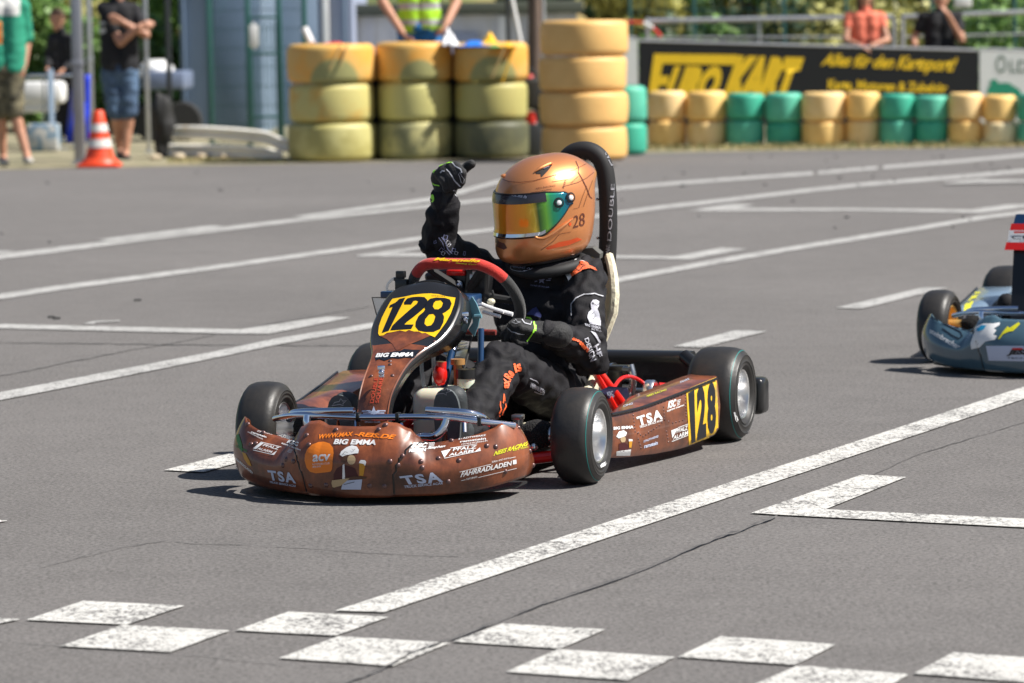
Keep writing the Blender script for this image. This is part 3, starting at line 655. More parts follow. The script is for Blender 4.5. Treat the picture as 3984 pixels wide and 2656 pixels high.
SKIN=mat('skin',(.50,.25,.16),.55,var=.08,vs=9); M_hair=mat('brown_hair',(.10,.06,.035),.7,var=.3,vs=30); M_eye=mat('eye_dark',(.02,.015,.01),.3); M_lip=mat('lips',(.42,.14,.11),.5)
def figure(name,label,root_at,J,cloth,hair=None,face=(0,-1,0),sleeve=.9,legs='shorts',slim=1.0,hands=True,seed=0,hairlen=0,skip_legs=False,curls=None,sock=None):
    """J: joints in root space. cloth: dict of materials shirt, legs, shoe"""
    root=empty(name,T(*root_at),label,'person'); k=slim
    J={a:V(b) for a,b in J.items()}
    nk,pv=J['neck'],J['pelvis']; up_=(nk-pv).normalized(); sh=(J['shL']-J['shR']).normalized(); fwd=V(face).normalized()
    b=MB()
    hd=J['head']; b.cap(hd+V((0,0,.045)),hd-V((0,0,.03))+fwd*.01,.088,.068,16); b.cap(hd-V((0,0,.08))+fwd*.03,hd-V((0,0,.05))+fwd*.02,.045,.05)
    b.cap(hd+fwd*.085+V((0,0,.005)),hd+fwd*.10-V((0,0,.02)),.010,.015,8)
    for s_ in (-1,1): b.ball(hd+sh*.083*s_-V((0,0,.01)),.022,sc_=(.6,1,1.3))
    b.cap(nk-up_*.02,hd-V((0,0,.05)),.058*k,.052*k)
    b.cap(J['shL'],J['shR'],.065*k,.065*k); b.cap(nk-up_*.12+sh*.07,pv+sh*.06+up_*.05,.105*k,.10*k); b.cap(nk-up_*.12-sh*.07,pv-sh*.06+up_*.05,.105*k,.10*k)
    for s_ in 'LR':
        b.cap(J['sh'+s_],J['el'+s_],.052*k,.042*k); b.cap(J['el'+s_],J['wr'+s_],.043*k,.029*k)
        b.cap(J['hip'+s_],J['kn'+s_],.088*k,.058*k); kn,an=J['kn'+s_],J['an'+s_]; mid=kn.lerp(an,.3)+(-fwd)*.02
        b.cap(kn,mid,.056*k,.06*k); b.cap(mid,an,.056*k,.037*k); b.cap(an,an+fwd*.12-V((0,0,.04)),.038,.03)
        if hands:
            d=J.get('hd'+s_,J['wr'+s_]-J['el'+s_]); n=J.get('hn'+s_,sh*(-1 if s_=='L' else 1)); hand(b,J['wr'+s_],d,n,1 if s_=='L' else -1,1.0,curl=(curls or {}).get(s_,(.35,.4,.45,.5)))
    blob('body',b,SKIN,root,vox=.011,smooth=2)
    # eyes and mouth
    e=MB()
    [MB().ball(hd+fwd*.079+sh*.031*s_+V((0,0,.012)),.011,sc_=(1,1,.7)).build('eye',M_eye,root) for s_ in (-1,1)]
    e=MB(); e.ball(hd+fwd*.082-V((0,0,.048)),.020,sc_=(1,.6,.32)); e.build('mouth',M_lip,root)
    wr=lambda sd,am:(lambda p,n_:(noise.noise(V((p.x*9+sd,p.y*9,p.z*14)))*.010+noise.noise(V((p.x*25,p.y*25,p.z*30+sd)))*.004)*am)
    t=MB(); 
    t.cap(J['shL'],J['shR'],.078*k,.078*k); t.cap(nk-up_*.12+sh*.07,pv+sh*.07+up_*.02,.122*k,.128*k); t.cap(nk-up_*.12-sh*.07,pv-sh*.07+up_*.02,.122*k,.128*k); t.cap(nk-up_*.1,nk-up_*.0,.09*k,.072*k)
    for s_ in 'LR': t.cap(J['sh'+s_],J['sh'+s_].lerp(J['el'+s_],min(1,sleeve)),.070*k,.066*k)
    if sleeve>1:
        for s_ in 'LR': t.cap(J['el'+s_],J['el'+s_].lerp(J['wr'+s_],sleeve-1),.058*k,.045*k)
    so=blob('shirt',t,cloth['shirt'],root,vox=.013,smooth=2,disp=wr(seed,1),regions=cloth.get('region'))
    t=MB(); t.cap(pv+sh*.07,pv-sh*.07,.122*k,.122*k)
    for s_ in 'LR':
        e_=.95 if legs=='shorts' else 1; t.cap(J['hip'+s_],J['hip'+s_].lerp(J['kn'+s_],e_),.112*k,.088*k if legs=='shorts' else .07*k)
        if legs!='shorts': t.cap(J['kn'+s_],J['kn'+s_].lerp(J['an'+s_],.95),.072*k,.058*k)
    blob('shorts' if legs=='shorts' else 'trousers',t,cloth['legs'],root,vox=.013,smooth=2,disp=wr(seed+5,1.3),regions=cloth.get('legregion'))
    for s_ in 'LR':
        an=J['an'+s_]; q=MB(); q.cap(an-V((0,0,.02))-fwd*.03,an-V((0,0,.045))+fwd*.02,.048,.046); q.cap(an-V((0,0,.045)),an-V((0,0,.05))+fwd*.16,.046,.036); q.cap(an+sh*.008-V((0,0,.05)),an-V((0,0,.052))+fwd*.14+sh*.01,.04,.036)
        blob('shoe',q,cloth['shoe'],root,vox=.01,smooth=2)
    if hair:
        h=MB(); h.cap(hd+V((0,0,.06))-fwd*.012,hd+V((0,0,.0))-fwd*.035,.094,.088,16)
        if hairlen: 
            for s_ in (-1,1): h.cap(hd+sh*.055*s_+V((0,0,.04))-fwd*.02,hd+sh*.075*s_-V((0,0,hairlen))-fwd*.02,.05,.035)
        blob('hair',h,hair,root,vox=.011,smooth=2,disp=lambda p,n_:noise.noise(p*38)*.009)
    return root
def pose(base_px,base_py,pts,dy=None,Y=None,zoff=0):
    """joints from display pixels at the person's own depth; dy: extra depth per joint"""
    g=Gd(base_px,base_py); Y=Y or g.y; x0=Wd(base_px,base_py,Y).x; J={}
    for k_,(x,y) in pts.items(): p=Wd(x,y,Y); J[k_]=V((p.x-x0,(dy or {}).get(k_,0),p.z-zoff))
    return (x0,Y,zoff),J
M_shgreen=mat('green_shirt',(.02,.28,.17),.8,var=.12,vs=6); M_orp=mat('orange_patch',(.75,.22,.03),.8)
M_camo=mat('camouflage_cloth',(.17,.15,.09),.9,col2=(.05,.045,.03),vs=9,thr=(.42,.56)); M_shoeg=mat('grey_shoe',(.42,.41,.38),.8,var=.2,vs=14)
M_blk=mat('black_cloth',(.012,.012,.015),.85,var=.3,vs=10); M_jean=mat('denim',(.022,.04,.085),.85,col2=(.10,.17,.28),vs=5,thr=(.4,.66)); M_blks=mat('black_shoe',(.015,.015,.017),.6)
M_shwh=mat('shirt_white_print',(.6,.6,.58),.8)
# man in green
r_,J=pose(30,383,dict(head=(10,-35),neck=(12,-6),shL=(52,14),shR=(-34,14),elL=(60,95),wrL=(57,150),elR=(-46,95),wrR=(-48,150),pelvis=(15,158),hipL=(32,168),hipR=(-8,168),knL=(37,262),anL=(66,356),knR=(2,262),anR=(4,362)),dy=dict(elL=.08,wrL=-.02,anL=-.12,knL=-.06,anR=.1))
figure('person','man in a green shirt, camouflage shorts and grey shoes at the far left edge',r_,J,dict(shirt=[M_shgreen,M_orp,M_shwh],legs=M_camo,shoe=M_shoeg,region=lambda p:1 if (p.x<-.06 and 1.2<p.z<1.42 and p.y<0) else (2 if p.z>1.47 and abs(p.x)<.12 else 0)),hair=M_hair,face=(.25,-1,0),seed=1)
# boy in black
r_,J=pose(148,330,dict(head=(131,47),neck=(140,72),shL=(168,88),shR=(122,86),elL=(172,130),wrL=(150,160),elR=(113,125),wrR=(113,155),pelvis=(150,172),hipL=(158,178),hipR=(135,178),knL=(160,250),anL=(160,318),knR=(135,250),anR=(136,320)),dy=dict(wrR=-.15,wrL=-.2,hdR=0))
figure('person','boy in black clothes behind the chrome trolley beside the tent pole',r_,J,dict(shirt=M_blk,legs=M_blk,shoe=M_blks),hair=M_hair,face=(-.3,-1,0),sleeve=1.9,legs='long',slim=.86,seed=2)
# man with folded arms
r_,J=pose(275,366,dict(head=(272,-20),neck=(270,4),shL=(308,22),shR=(238,20),elL=(338,80),wrL=(286,50),elR=(280,98),wrR=(325,62),pelvis=(276,160),hipL=(294,170),hipR=(256,170),knL=(296,262),anL=(288,352),knR=(266,262),anR=(272,348)),dy=dict(elL=-.10,elR=-.14,wrL=-.20,wrR=-.24,anR=.15))
J['hdL']=V((-1,-.1,.55)); J['hnL']=V((0,1,0)); J['hdR']=V((1,.1,.35)); J['hnR']=V((0,1,0))
figure('person','man in a black shirt and denim shorts with folded arms behind the cone',r_,J,dict(shirt=[M_blk,M_shwh],legs=M_jean,shoe=M_blks,region=lambda p:1 if (p.x<-.10 and 1.30<p.z<1.34) or (p.x<-.10 and 1.38<p.z<1.41) else 0),hair=M_hair,face=(.2,-1,0),sleeve=.62,seed=3,slim=1.04)
# marshal
M_hv=mat('hi_vis_yellow',(.42,.80,.03),.7,var=.06,vs=8); M_hvs=mat('reflective_band',(.42,.42,.46),.4); M_bj=mat('blue_jeans',(.02,.16,.42),.85,var=.2,vs=9)
r_,J=pose(962,395,dict(head=(962,-150),neck=(962,-108),shL=(1012,-85),shR=(900,-85),elL=(1048,5),wrL=(1026,55),elR=(878,2),wrR=(926,74),pelvis=(964,62),hipL=(985,78),hipR=(942,78),knL=(986,205),anL=(986,360),knR=(942,205),anR=(942,360)),dy=dict(wrR=-.3,wrL=-.25,elR=-.08,elL=-.05),Y=YS+1.0)
zr=min(v.z for v in J.values())-.08
for v in J.values(): v.z-=zr
figure('person','marshal in a yellow reflective vest leaning on the middle tyre stack',(r_[0],r_[1],zr),J,dict(shirt=[M_hv,M_hvs],legs=M_bj,shoe=M_blks,region=lambda p:1 if any(abs(p.z-zz+zr)<.032 for zz in (Wd(960,13,YS+1).z,Wd(960,51,YS+1).z)) else 0),hair=M_hair,sleeve=.10,legs='long',seed=4,slim=1.22)
if zr>.02:
    q=MB(); M_con=mat('concrete',(.35,.34,.32),.9,var=.15,vs=5,bump=.3); q.box((r_[0],r_[1]+.1,zr/2),(1.6,1.2,zr),bev=.02); q.build('added_marshal_support',M_con,None,label='low grey block added as a platform under the marshal behind the tyre stacks',category='support')  # support block added to hold up the marshal where his placing leaves him raised
# woman in coral
M_cor=mat('coral_shirt',(.82,.20,.12),.8,var=.08,vs=9)
r_,J=pose(1990,340,dict(head=(1988,-10),neck=(1987,22),shL=(2022,40),shR=(1950,40),elL=(2036,92),wrL=(2008,98),elR=(1940,92),wrR=(1968,104),pelvis=(1990,130),hipL=(2004,140),hipR=(1976,140),knL=(2004,230),anL=(2004,310),knR=(1976,230),anR=(1976,310)),dy=dict(elL=-.12,elR=-.12,wrL=-.32,wrR=-.34),Y=YB+.42)
zr=max(0,min(v.z for v in J.values())-.08)
J['hdL']=V((-1,-.6,-.2)); J['hnL']=V((0,0,-1)); J['hdR']=V((1,-.5,-.3)); J['hnR']=V((0,0,-1))
figure('person','woman in a coral shirt leaning on the black advertising board',r_,J,dict(shirt=M_cor,legs=M_jean,shoe=M_blks),hair=M_hair,sleeve=.35,legs='long',seed=5,slim=.92,hairlen=.16)
# man in black photographing
r_,J=pose(2165,336,dict(head=(2162,-2),neck=(2160,24),shL=(2198,38),shR=(2122,40),elL=(2206,92),wrL=(2172,34),elR=(2100,88),wrR=(2098,110),pelvis=(2160,130),hipL=(2176,140),hipR=(2146,140),knL=(2176,230),anL=(2176,310),knR=(2146,230),anR=(2146,310)),dy=dict(elL=-.12,wrL=-.25,wrR=-.2),Y=YB+.5)
figure('person','man in a black shirt raising one hand behind the black advertising board',r_,J,dict(shirt=M_blk,legs=M_jean,shoe=M_blks),hair=M_blk,sleeve=.55,legs='long',seed=6)
q=MB(); c=Wd(2212,4,YB-.2); q.box((c.x,c.y,c.z),(.20,.03,.13),bev=.01); q.build('white_card',M_wht,None,label='small white card tied to the fence above the man in black',category='sign')
# ================================================================ SMALL THINGS AT THE LEFT
M_cone=mat('cone_orange',(.78,.07,.02),.45,var=.08,vs=6); M_cw=mat('cone_white_band',(.68,.66,.62),.4,var=.15,vs=9)
g=Gd(226,385); Y=g.y+.12; root=empty('traffic_cone',T(g.x,Y),'orange traffic cone with two white bands at the edge of the tarmac','traffic cone')
zt=Wd(222,253,Y).z; sc_c=zt
q=MB(); q.box((0,0,.02),(.40,.40,.04),bev=.015); q.lathe([(.19,.03),(.18,.06),(.145,.09)],seg=28); q.build('base',M_cone,root)
q=MB(); rr=lambda t:.145-(.145-.052)*t
q.lathe([(rr(0),.085),(rr(.25),zt*.27+.02),(rr(.7),zt*.72),(rr(1),zt-.015),(rr(1)-.012,zt),(.03,zt-.004)],seg=28); q.build('cone_body',M_cone,root)
for a,b in ((.24,.42),(.58,.75)):
    za,zb_=.085+(zt-.1)*a,.085+(zt-.1)*b; q=MB(); q.lathe([(rr(a)+.003,za),(rr(b)+.003,zb_)],seg=28); q.build('reflective_band',M_cw,root)
# tent poles and leg feet
M_al=mat('grey_pole',(.30,.31,.35),.4,metal=.4,var=.1,vs=3)
for (x,yb,w,m,lab) in ((183,378,.052,M_al,'thick grey tent pole beside the traffic cone'),(211,330,.03,M_galv,'thin pale tent pole just behind the thick grey one'),(391,330,.030,M_dk,'thin dark tent pole left of the blue grey hall'),(341,352,.022,M_galv,'slim pale tent pole right of the man with folded arms')):
    g=Gd(x,yb); q=MB(); q.box((0,0,1.3),(w*2,w*2,2.6),bev=.008); q.box((0,0,.012),(w*3.4,w*3.4,.024),bev=.004); q.box((0,-.0,1.0),(w*2.3,w*2.3,.05),bev=.004)
    o=q.build('tent_pole',m,None,label=lab,category='pole',group='poles of the paddock tent'); o.location=(g.x,g.y+.05,0)
# chrome trolley
root=empty('trolley',T(Gd(120,345).x,Gd(120,345).y+.2),'chrome tube trolley carrying pale boxes between the man in green and the boy','trolley')
def tl(x,y,dy=0): p=Wd(x,y,root.location.y+dy); return (p.x-root.location.x,dy,p.z)
q=MB()
for dy in (0,.45): q.tube([tl(60,178),tl(70,172,0),tl(172,172,0)],.012,8) if dy==0 else q.tube([tl(66,176,dy),tl(176,170,dy)],.012,8)
for x in (100,170): 
    for dy in (0,.45): q.tube([tl(x,172,dy),tl(x,345,dy)],.012,8)
for y in (322,342): q.tube([tl(70,y),tl(178,y)],.018,8)
q.build('frame',mat('chrome',(.75,.77,.80),.15,metal=1),root)
q=MB(); q.box(tl(118,255),(.02,.4,.95)); q.build('side_board',M_blue,root)
q=MB(); q.tube([tl(60,350,-.1),tl(60,350,0)],.08,14); q.tube([tl(165,350,-.05),tl(165,350,.05)],.06,14); q.build('wheel',M_rub,root)
q=MB(); c=Wd(88,212,root.location.y+1.2); q.box((0,0,0),(.62,.5,.26),bev=.06); q.box((-.05,0,-.17),(.5,.42,.12),bev=.03)
o=q.build('kart_cover',M_wht,None,label='white plastic cover lying behind the chrome trolley',category='cover'); o.location=(c.x,c.y,c.z)
q=MB(); c=Gd(92,350); q.box((0,0,.16),(.34,.3,.3),bev=.02); o=q.build('supply_box',mat('box_print',(.5,.5,.48),.7,col2=(.15,.25,.35),vs=9,thr=(.45,.55)),None,label='pale printed box on the ground under the trolley',category='box'); o.location=(c.x,c.y+.35,0)
# blue sheet hung behind the pole
q=MB(); M_bs=mat('blue_tarpaulin',(.01,.04,.55),.5,var=.2,vs=5); vs=[]; Yb=35.6
for i in range(11):
    for j in range(7):
        x=155+(205-155)*j/6+ (8-i)*2.0*(1-j/6); y=170+ (328-170)*i/10; p=Wd(x,y,Yb+.05*math.sin(j*2.1+i*.4)); vs.append(p)
q.add(vs,[(i*7+j,i*7+j+1,(i+1)*7+j+1,(i+1)*7+j) for i in range(10) for j in range(6)]); o=q.build('tarpaulin',M_bs,None,label='blue tarpaulin hanging behind the thick grey tent pole',category='tarpaulin')
md=o.modifiers.new('s','SOLIDIFY'); md.thickness=.012
# black sack hanging on the slim pole
q=MB(); g=Gd(372,366); YK=g.y+.4
P_=[Wd(x,y,YK) for x,y in ((362,222),(372,240),(376,285),(374,325),(370,362))]
for a,b,ra,rb in zip(P_,P_[1:],(.055,.10,.115,.085),(.10,.115,.085,.045)): q.cap(a-V((g.x,YK,0)),b-V((g.x,YK,0)),ra,rb)
o=blob('black_sack',q,M_rub,None,vox=.015,smooth=4,disp=lambda p,n_:noise.noise(V((p.x*14,p.y*14,p.z*5)))*.03,label='limp black sack hanging from the slim pole left of the guard rail',category='sack'); o.location=(g.x,YK,0)
q=MB(); c=Gd(352,368); 
for k in range(7): q.ball((c.x+.12*k-.1*(k%2),c.y+.1*(k%3),.03),.035+.01*(k%3),sc_=(1.3,1,.7))
q.build('rubble',mat('pale_rubble',(.50,.42,.30),.9,col2=(.6,.25,.08),vs=20,thr=(.3,.4)),None,kind='stuff',label='pale stones and leaves at the foot of the guard rail',category='rubble')
M_car=mat('blue_grey_trailer_paint',(.16,.20,.30),.4)
root=empty('kart_trailer',T(Wd(375,190,43).x,43),'low blue grey kart trailer with a white hood behind the folded arms man','trailer')
q=MB(); a,b=Wd(325,206,43),Wd(421,163,43); w2=(b.x-a.x)/2; q.box((0,.6,(a.z+b.z)/2),(w2*2,1.3,b.z-a.z),bev=.03); q.build('body',M_car,root)
q=MB(); c=Wd(350,160,43); q.ball((c.x-root.location.x,.5,c.z-.02),.28,sc_=(.8,1,.55)); q.build('hood',M_wht,root)
for x in (-.15,.2):
    q=MB(); q.lathe([(0,-.06),(.22,-.06),(.24,.0),(.24,.12),(0,.12)],axis='Y',seg=24,c=(x,.2,.24)); q.build('wheel',M_rub,root)
# ================================================================ FLAGS ON THE STACKS
M_flr=mat('red_flag_cloth',(.72,.02,.03),.8); M_flb=mat('blue_flag_cloth',(.01,.16,.62),.8); M_fly=mat('yellow_flag_cloth',(.85,.48,.02),.8); M_flw=mat('white_flag_cloth',(.85,.85,.86),.8); M_flg=mat('green_flag_cloth',(.02,.35,.10),.8)
def heap(name,x0,x1,y0,y1,Y,m,label,seed,depth=.35,peak=None):
    a,b=Wd(x0,y1,Y),Wd(x1,y1,Y); zt=Wd(x0,y0,Y).z; n=14; vs=[]
    for i in range(n+1):
        for j in range(n+1):
            u,v=i/n,j/n; e=min(u,1-u,v,1-v)*3.2; e=min(1,e); pk_=(peak or .5); hh=(1-abs(u-pk_)*1.2)*(.65+.6*noise.noise(V((u*4+seed,v*4,seed))))
            vs.append((a.x+(b.x-a.x)*u,Y-depth*.5+depth*v+.03*noise.noise(V((u*5,seed,v))),a.z-.005+max(0,e*hh*(zt-a.z))))
    q=MB(); q.add(vs,[(i*(n+1)+j,(i+1)*(n+1)+j,(i+1)*(n+1)+j+1,i*(n+1)+j+1) for i in range(n) for j in range(n)])
    o=q.build(name,m,None,label=label,category='flag',sharp=180); md=o.modifiers.new('s','SOLIDIFY'); md.thickness=.006; return o
heap('rolled_flag',722,815,94,104,YS-.1,M_flr,'red rolled flag lying on the left tyre stack',1)
heap('rolled_flag',1014,1056,54,103,YS-.05,M_flw,'white crumpled flag between the middle and right tyre stacks',2,peak=.35)
heap('rolled_flag',1050,1132,88,105,YS-.1,M_flb,'blue flag spread over the right tyre stack',3)
heap('rolled_flag',1098,1154,72,106,YS-.0,M_fly,'yellow bunched flag standing highest on the right tyre stack',4)
heap('rolled_flag',1140,1188,94,106,YS-.12,M_fly,'small yellow flag at the right end of the right tyre stack',5)
heap('rolled_flag',1124,1150,98,106,YS-.2,M_flg,'small green flag between the two yellow ones',6)
# flag poles hanging over the stack fronts
M_st=mat('flag_stick',(.50,.36,.15),.6)
def stick(x0,y0,x1,y1,lab,m=M_st,mo=-.42):
    a,b=Wd(x0,y0,YS+mo),Wd(x1,y1,YS+mo-.02); q=MB(); q.tube([a,b],.010,8); q.build('flag_stick',m,None,label=lab,category='stick',group='flag sticks leaning on the tyre stacks')
stick(783,104,756,160,'left one of two thin flag sticks leaning on the left tyre stack'); stick(797,104,782,150,'right one of two thin flag sticks leaning on the left tyre stack')
stick(1160,104,1130,178,'left flag stick leaning on the right tyre stack',M_st); stick(1182,104,1153,190,'right flag stick leaning on the right tyre stack',M_fly)
q=MB(); a=Wd(705,95,YS); q.tube([Wd(700,66,YS+.1),Wd(716,100,YS)],.035,10); q.build('bottle',M_wht,None,label='white drinks bottle standing on the left tyre stack',category='bottle')
# ================================================================ THE KARTS
M_tyre=mat('slick_rubber',(.017,.017,.018),.46,col2=(.030,.027,.024),vs=26,spec=.5,bump=.06,bs=90,thr=(.35,.75)); M_teal=mat('teal_stripe',(.0,.18,.17),.5); M_alu=mat('machined_aluminium',(.88,.88,.88),.28,metal=1,var=.05,vs=30)
M_gold=mat('gold_magnesium',(.80,.50,.16),.4,metal=.6); M_chr=mat('sky_tinted_chrome',(.72,.78,.90),.05,metal=1); M_blkp=mat('black_plastic',(.012,.012,.013),.28,spec=.6); M_blkm=mat('black_matt',(.012,.012,.013),.7)  # chrome base is tinted blue to paint in the sky's reflection
M_redf=mat('red_frame_paint',(.68,.015,.01),.28,coat=.5); M_tank=mat('milky_plastic',(.72,.68,.54),.35); M_tank.node_tree.nodes['Principled BSDF'].inputs['Subsurface Weight'].default_value=.35
M_steel=mat('steel',(.45,.46,.48),.3,metal=1,var=.2,vs=20); M_cream=mat('cream_fibreglass',(.66,.62,.46),.6,var=.1,vs=20,bump=.5,bs=60); M_bluep=mat('blue_paint',(.012,.045,.12),.3,coat=.4)
M_suede=mat('black_suede',(.02,.02,.02),.9,bump=.3,bs=300,sheen=.3); M_rsuede=mat('red_suede',(.50,.025,.015),.9,bump=.3,bs=300,sheen=.3,var=.15,vs=30); M_foam=mat('black_foam',(.012,.012,.012),.95,bump=1,bs=200)
M_clear=mat('clear_plastic',(.8,.85,.85),.1,alpha=.35); M_wh=mat('sticker_white',(.80,.80,.80),.4); M_whd=mat('sticker_pale_blue',(.50,.56,.72),.5)
M_oru=mat('sticker_orange',(.85,.22,.02),.35); M_yl=mat('sticker_yellow',(.86,.52,.01),.3,coat=.4); M_yd=mat('sticker_yellow_scuffed',(.80,.48,.02),.45,col2=(.35,.25,.08),vs=14,thr=(.30,.44)); M_bk=mat('sticker_black',(.008,.009,.014),.35); M_nv=mat('sticker_navy',(.012,.02,.06),.4)
M_rdt=mat('sticker_red',(.48,.06,.03),.5); M_yt=mat('sticker_lime_yellow',(.62,.60,.02),.4); M_gn=mat('sticker_green',(.05,.22,.05),.5); M_tan=mat('sticker_tan',(.50,.36,.20),.5); M_mar=mat('sticker_maroon',(.06,.008,.010),.5); M_amb=mat('sticker_amber',(.60,.28,.02),.4); M_tray=mat('sticker_brown',(.09,.04,.02),.5)
def leather(name,hi,lo,coat=.55):
    m=bpy.data.materials.new(name); m.use_nodes=True; n=m.node_tree.nodes; L=m.node_tree.links; b=n['Principled BSDF']
    tc=n.new('ShaderNodeTexCoord')
    def N(s,d,st=None,r=.6):
        t=n.new('ShaderNodeTexNoise'); t.inputs['Scale'].default_value=s; t.inputs['Detail'].default_value=d; t.inputs['Roughness'].default_value=r
        if st: mp=n.new('ShaderNodeMapping'); mp.inputs['Scale'].default_value=st; L.new(tc.outputs['Object'],mp.inputs[0]); L.new(mp.outputs[0],t.inputs['Vector'])
        else: L.new(tc.outputs['Object'],t.inputs['Vector'])
        return t.outputs[0]
    def Rm(s,*st):
        r=n.new('ShaderNodeValToRGB'); e=r.color_ramp.elements; e[0].position,e[1].position=st[0][0],st[-1][0]; e[0].color=(*st[0][1],1); e[1].color=(*st[-1][1],1)
        for p,c in st[1:-1]: q=e.new(p); q.color=(*c,1)
        L.new(s,r.inputs[0]); return r.outputs[0]
    c1=Rm(N(9,6),(.30,lo),(.5,tuple((a+b_)/2 for a,b_ in zip(hi,lo))),(.66,hi))
    c2=Rm(N(70,5,(1,1,.25),.7),(.3,(.72,.72,.72)),(.7,(1.2,1.2,1.2)))
    x=n.new('ShaderNodeMix'); x.data_type='RGBA'; x.blend_type='MULTIPLY'; x.inputs[0].default_value=1; L.new(c1,x.inputs[6]); L.new(c2,x.inputs[7])
    sc_=Rm(N(3.2,7,(1,1,2.2),.75),(.60,(1,1,1)),(.72,(.30,.27,.30))); y=n.new('ShaderNodeMix'); y.data_type='RGBA'; y.blend_type='MULTIPLY'; y.inputs[0].default_value=.8; L.new(x.outputs[2],y.inputs[6]); L.new(sc_,y.inputs[7])
    L.new(y.outputs[2],b.inputs['Base Color']); b.inputs['Roughness'].default_value=.38; b.inputs['Coat Weight'].default_value=coat; b.inputs['Coat Roughness'].default_value=.08
    return m
M_lea=leather('rusty_leather_print',(.30,.085,.030),(.055,.016,.008)); M_riv=mat('printed_rivet',(.13,.07,.065),.3,metal=.4,coat=.5)
def along(pts,step):
    out=[]; 
    for a,b in zip(pts,pts[1:]):
        n=max(1,int(math.dist(a,b)/step)); out+=[(a[0]+(b[0]-a[0])*i/n,a[1]+(b[1]-a[1])*i/n) for i in range(n)]
    return out
def line2d(pts,w,closed=False):
    P=[V((*p,0)) for p in pts]; N=len(P); vs=[];fs=[]
    for i in range(N):
        a=P[i-1] if (i or closed) else P[i]; b=P[(i+1)%N] if (i<N-1 or closed) else P[i]; d=(b-a).normalized(); n_=V((-d.y,d.x,0))*w/2
        vs+=[tuple((P[i]+n_)[:2]),tuple((P[i]-n_)[:2])]
    for i in range(N if closed else N-1): j=(i+1)%N; fs.append((2*i,2*i+1,2*j+1,2*j))
    return vs,fs
def star2d(cx,cy,r,r2=None,n=5,rot=0): 
    r2=r2 or r*.42; return poly2([(cx+(r if i%2==0 else r2)*math.sin(rot+i*PI/n),cy-(r if i%2==0 else r2)*math.cos(rot+i*PI/n)) for i in range(2*n)])
def ell(cx,cy,a,b,n=20): return [(cx+a*math.cos(2*PI*i/n),cy+b*math.sin(2*PI*i/n)) for i in range(n)]
def rivets(tgt,pts,zfn,r,parent,name='rivets',M=None,m=None):
    MI=(M or KM).inverted(); o=MI@CAM; q=MB()
    for p in pts:
        d=(MI.to_3x3()@ray(*zfn(*p))).normalized(); h,nr,i,t=tgt.ray_cast(o,d)
        if h is None: continue
        if nr.dot(d)>0: nr=-nr
        Mr=nr.to_track_quat('Z','Y').to_matrix()
        q.lathe([(r*1.25,-.0005),(r*1.2,r*.12),(r*.9,r*.5),(r*.45,r*.72),(.0003,r*.78)],seg=10,M=Mr,c=h)
    return q.build(name,m or M_riv,parent)
def wheel(root,c,r,w,rim_m,steer=0,side=1,inner_hub=True):
    h=w/2; M=Matrix.Rotation(steer,3,'Z')
    loc_=M@V((0,0,0))+V(c)
    t=MB(); p=[(.069,h*.72),(.076,h*.88),(.082,h*.93),(.085,h*.985),(.0875,h*.99),(.089,h*.955),(.094,h*.965),(.0955,h*1.0),(.098,h*1.0),(.0995,h*.975),(r-.0255,h*.97),(r-.024,h*.99),(r-.022,h*.955),(r-.016,h*.90),(r-.007,h*.76),(r-.002,h*.5),(r,0)]
    prof=p+[(a,-b) for a,b in p[::-1][1:]]
    t.lathe(prof,c=(0,0,0),axis='Y',seg=56,M=None); t.v=[M@v+V(c) for v in t.v]
    w_=bpy.data.objects.new('wheel',None); link(w_,root); w_.empty_display_size=.05
    ty=t.build('tyre',M_tyre,w_,sharp=60)
    s=MB()
    sd=side; s.lathe([(r-.0113,sd*(h*.835+.0008)),(r-.0099,sd*(h*.81+.0009))],axis='Y',seg=56)
    s.v=[M@v+V(c) for v in s.v]; s.build('teal_stripe',M_teal,ty)
    s=MB(); yo=side
    out=[(.0705,yo*h*.74),(.0735,yo*h*.80),(.072,yo*h*.86),(.067,yo*h*.84),(.062,yo*h*.55),(.0585,yo*h*.1),(.058,-yo*h*.1),(.05,-yo*h*.14),(.038,-yo*h*.05),(.028,yo*h*.0),(.027,yo*h*.30),(.010,yo*h*.34),(.0,yo*h*.34)]
    s.lathe(out,axis='Y',seg=40)
    s.lathe([(.0705,-yo*h*.74),(.0735,-yo*h*.80),(.071,-yo*h*.86),(.066,-yo*h*.80),(.060,-yo*h*.3),(.050,-yo*h*.2)],axis='Y',seg=40)
    for k in range(3):
        a=k*2*PI/3+.4; s.lathe([(.0,yo*h*.12),(.005,yo*h*.12),(.005,-yo*h*.1)],axis='Y',seg=6,c=(.040*math.cos(a),0,.040*math.sin(a)))
    s.v=[M@v+V(c) for v in s.v]; s.build('rim',rim_m,w_,sharp=30)
    return w_
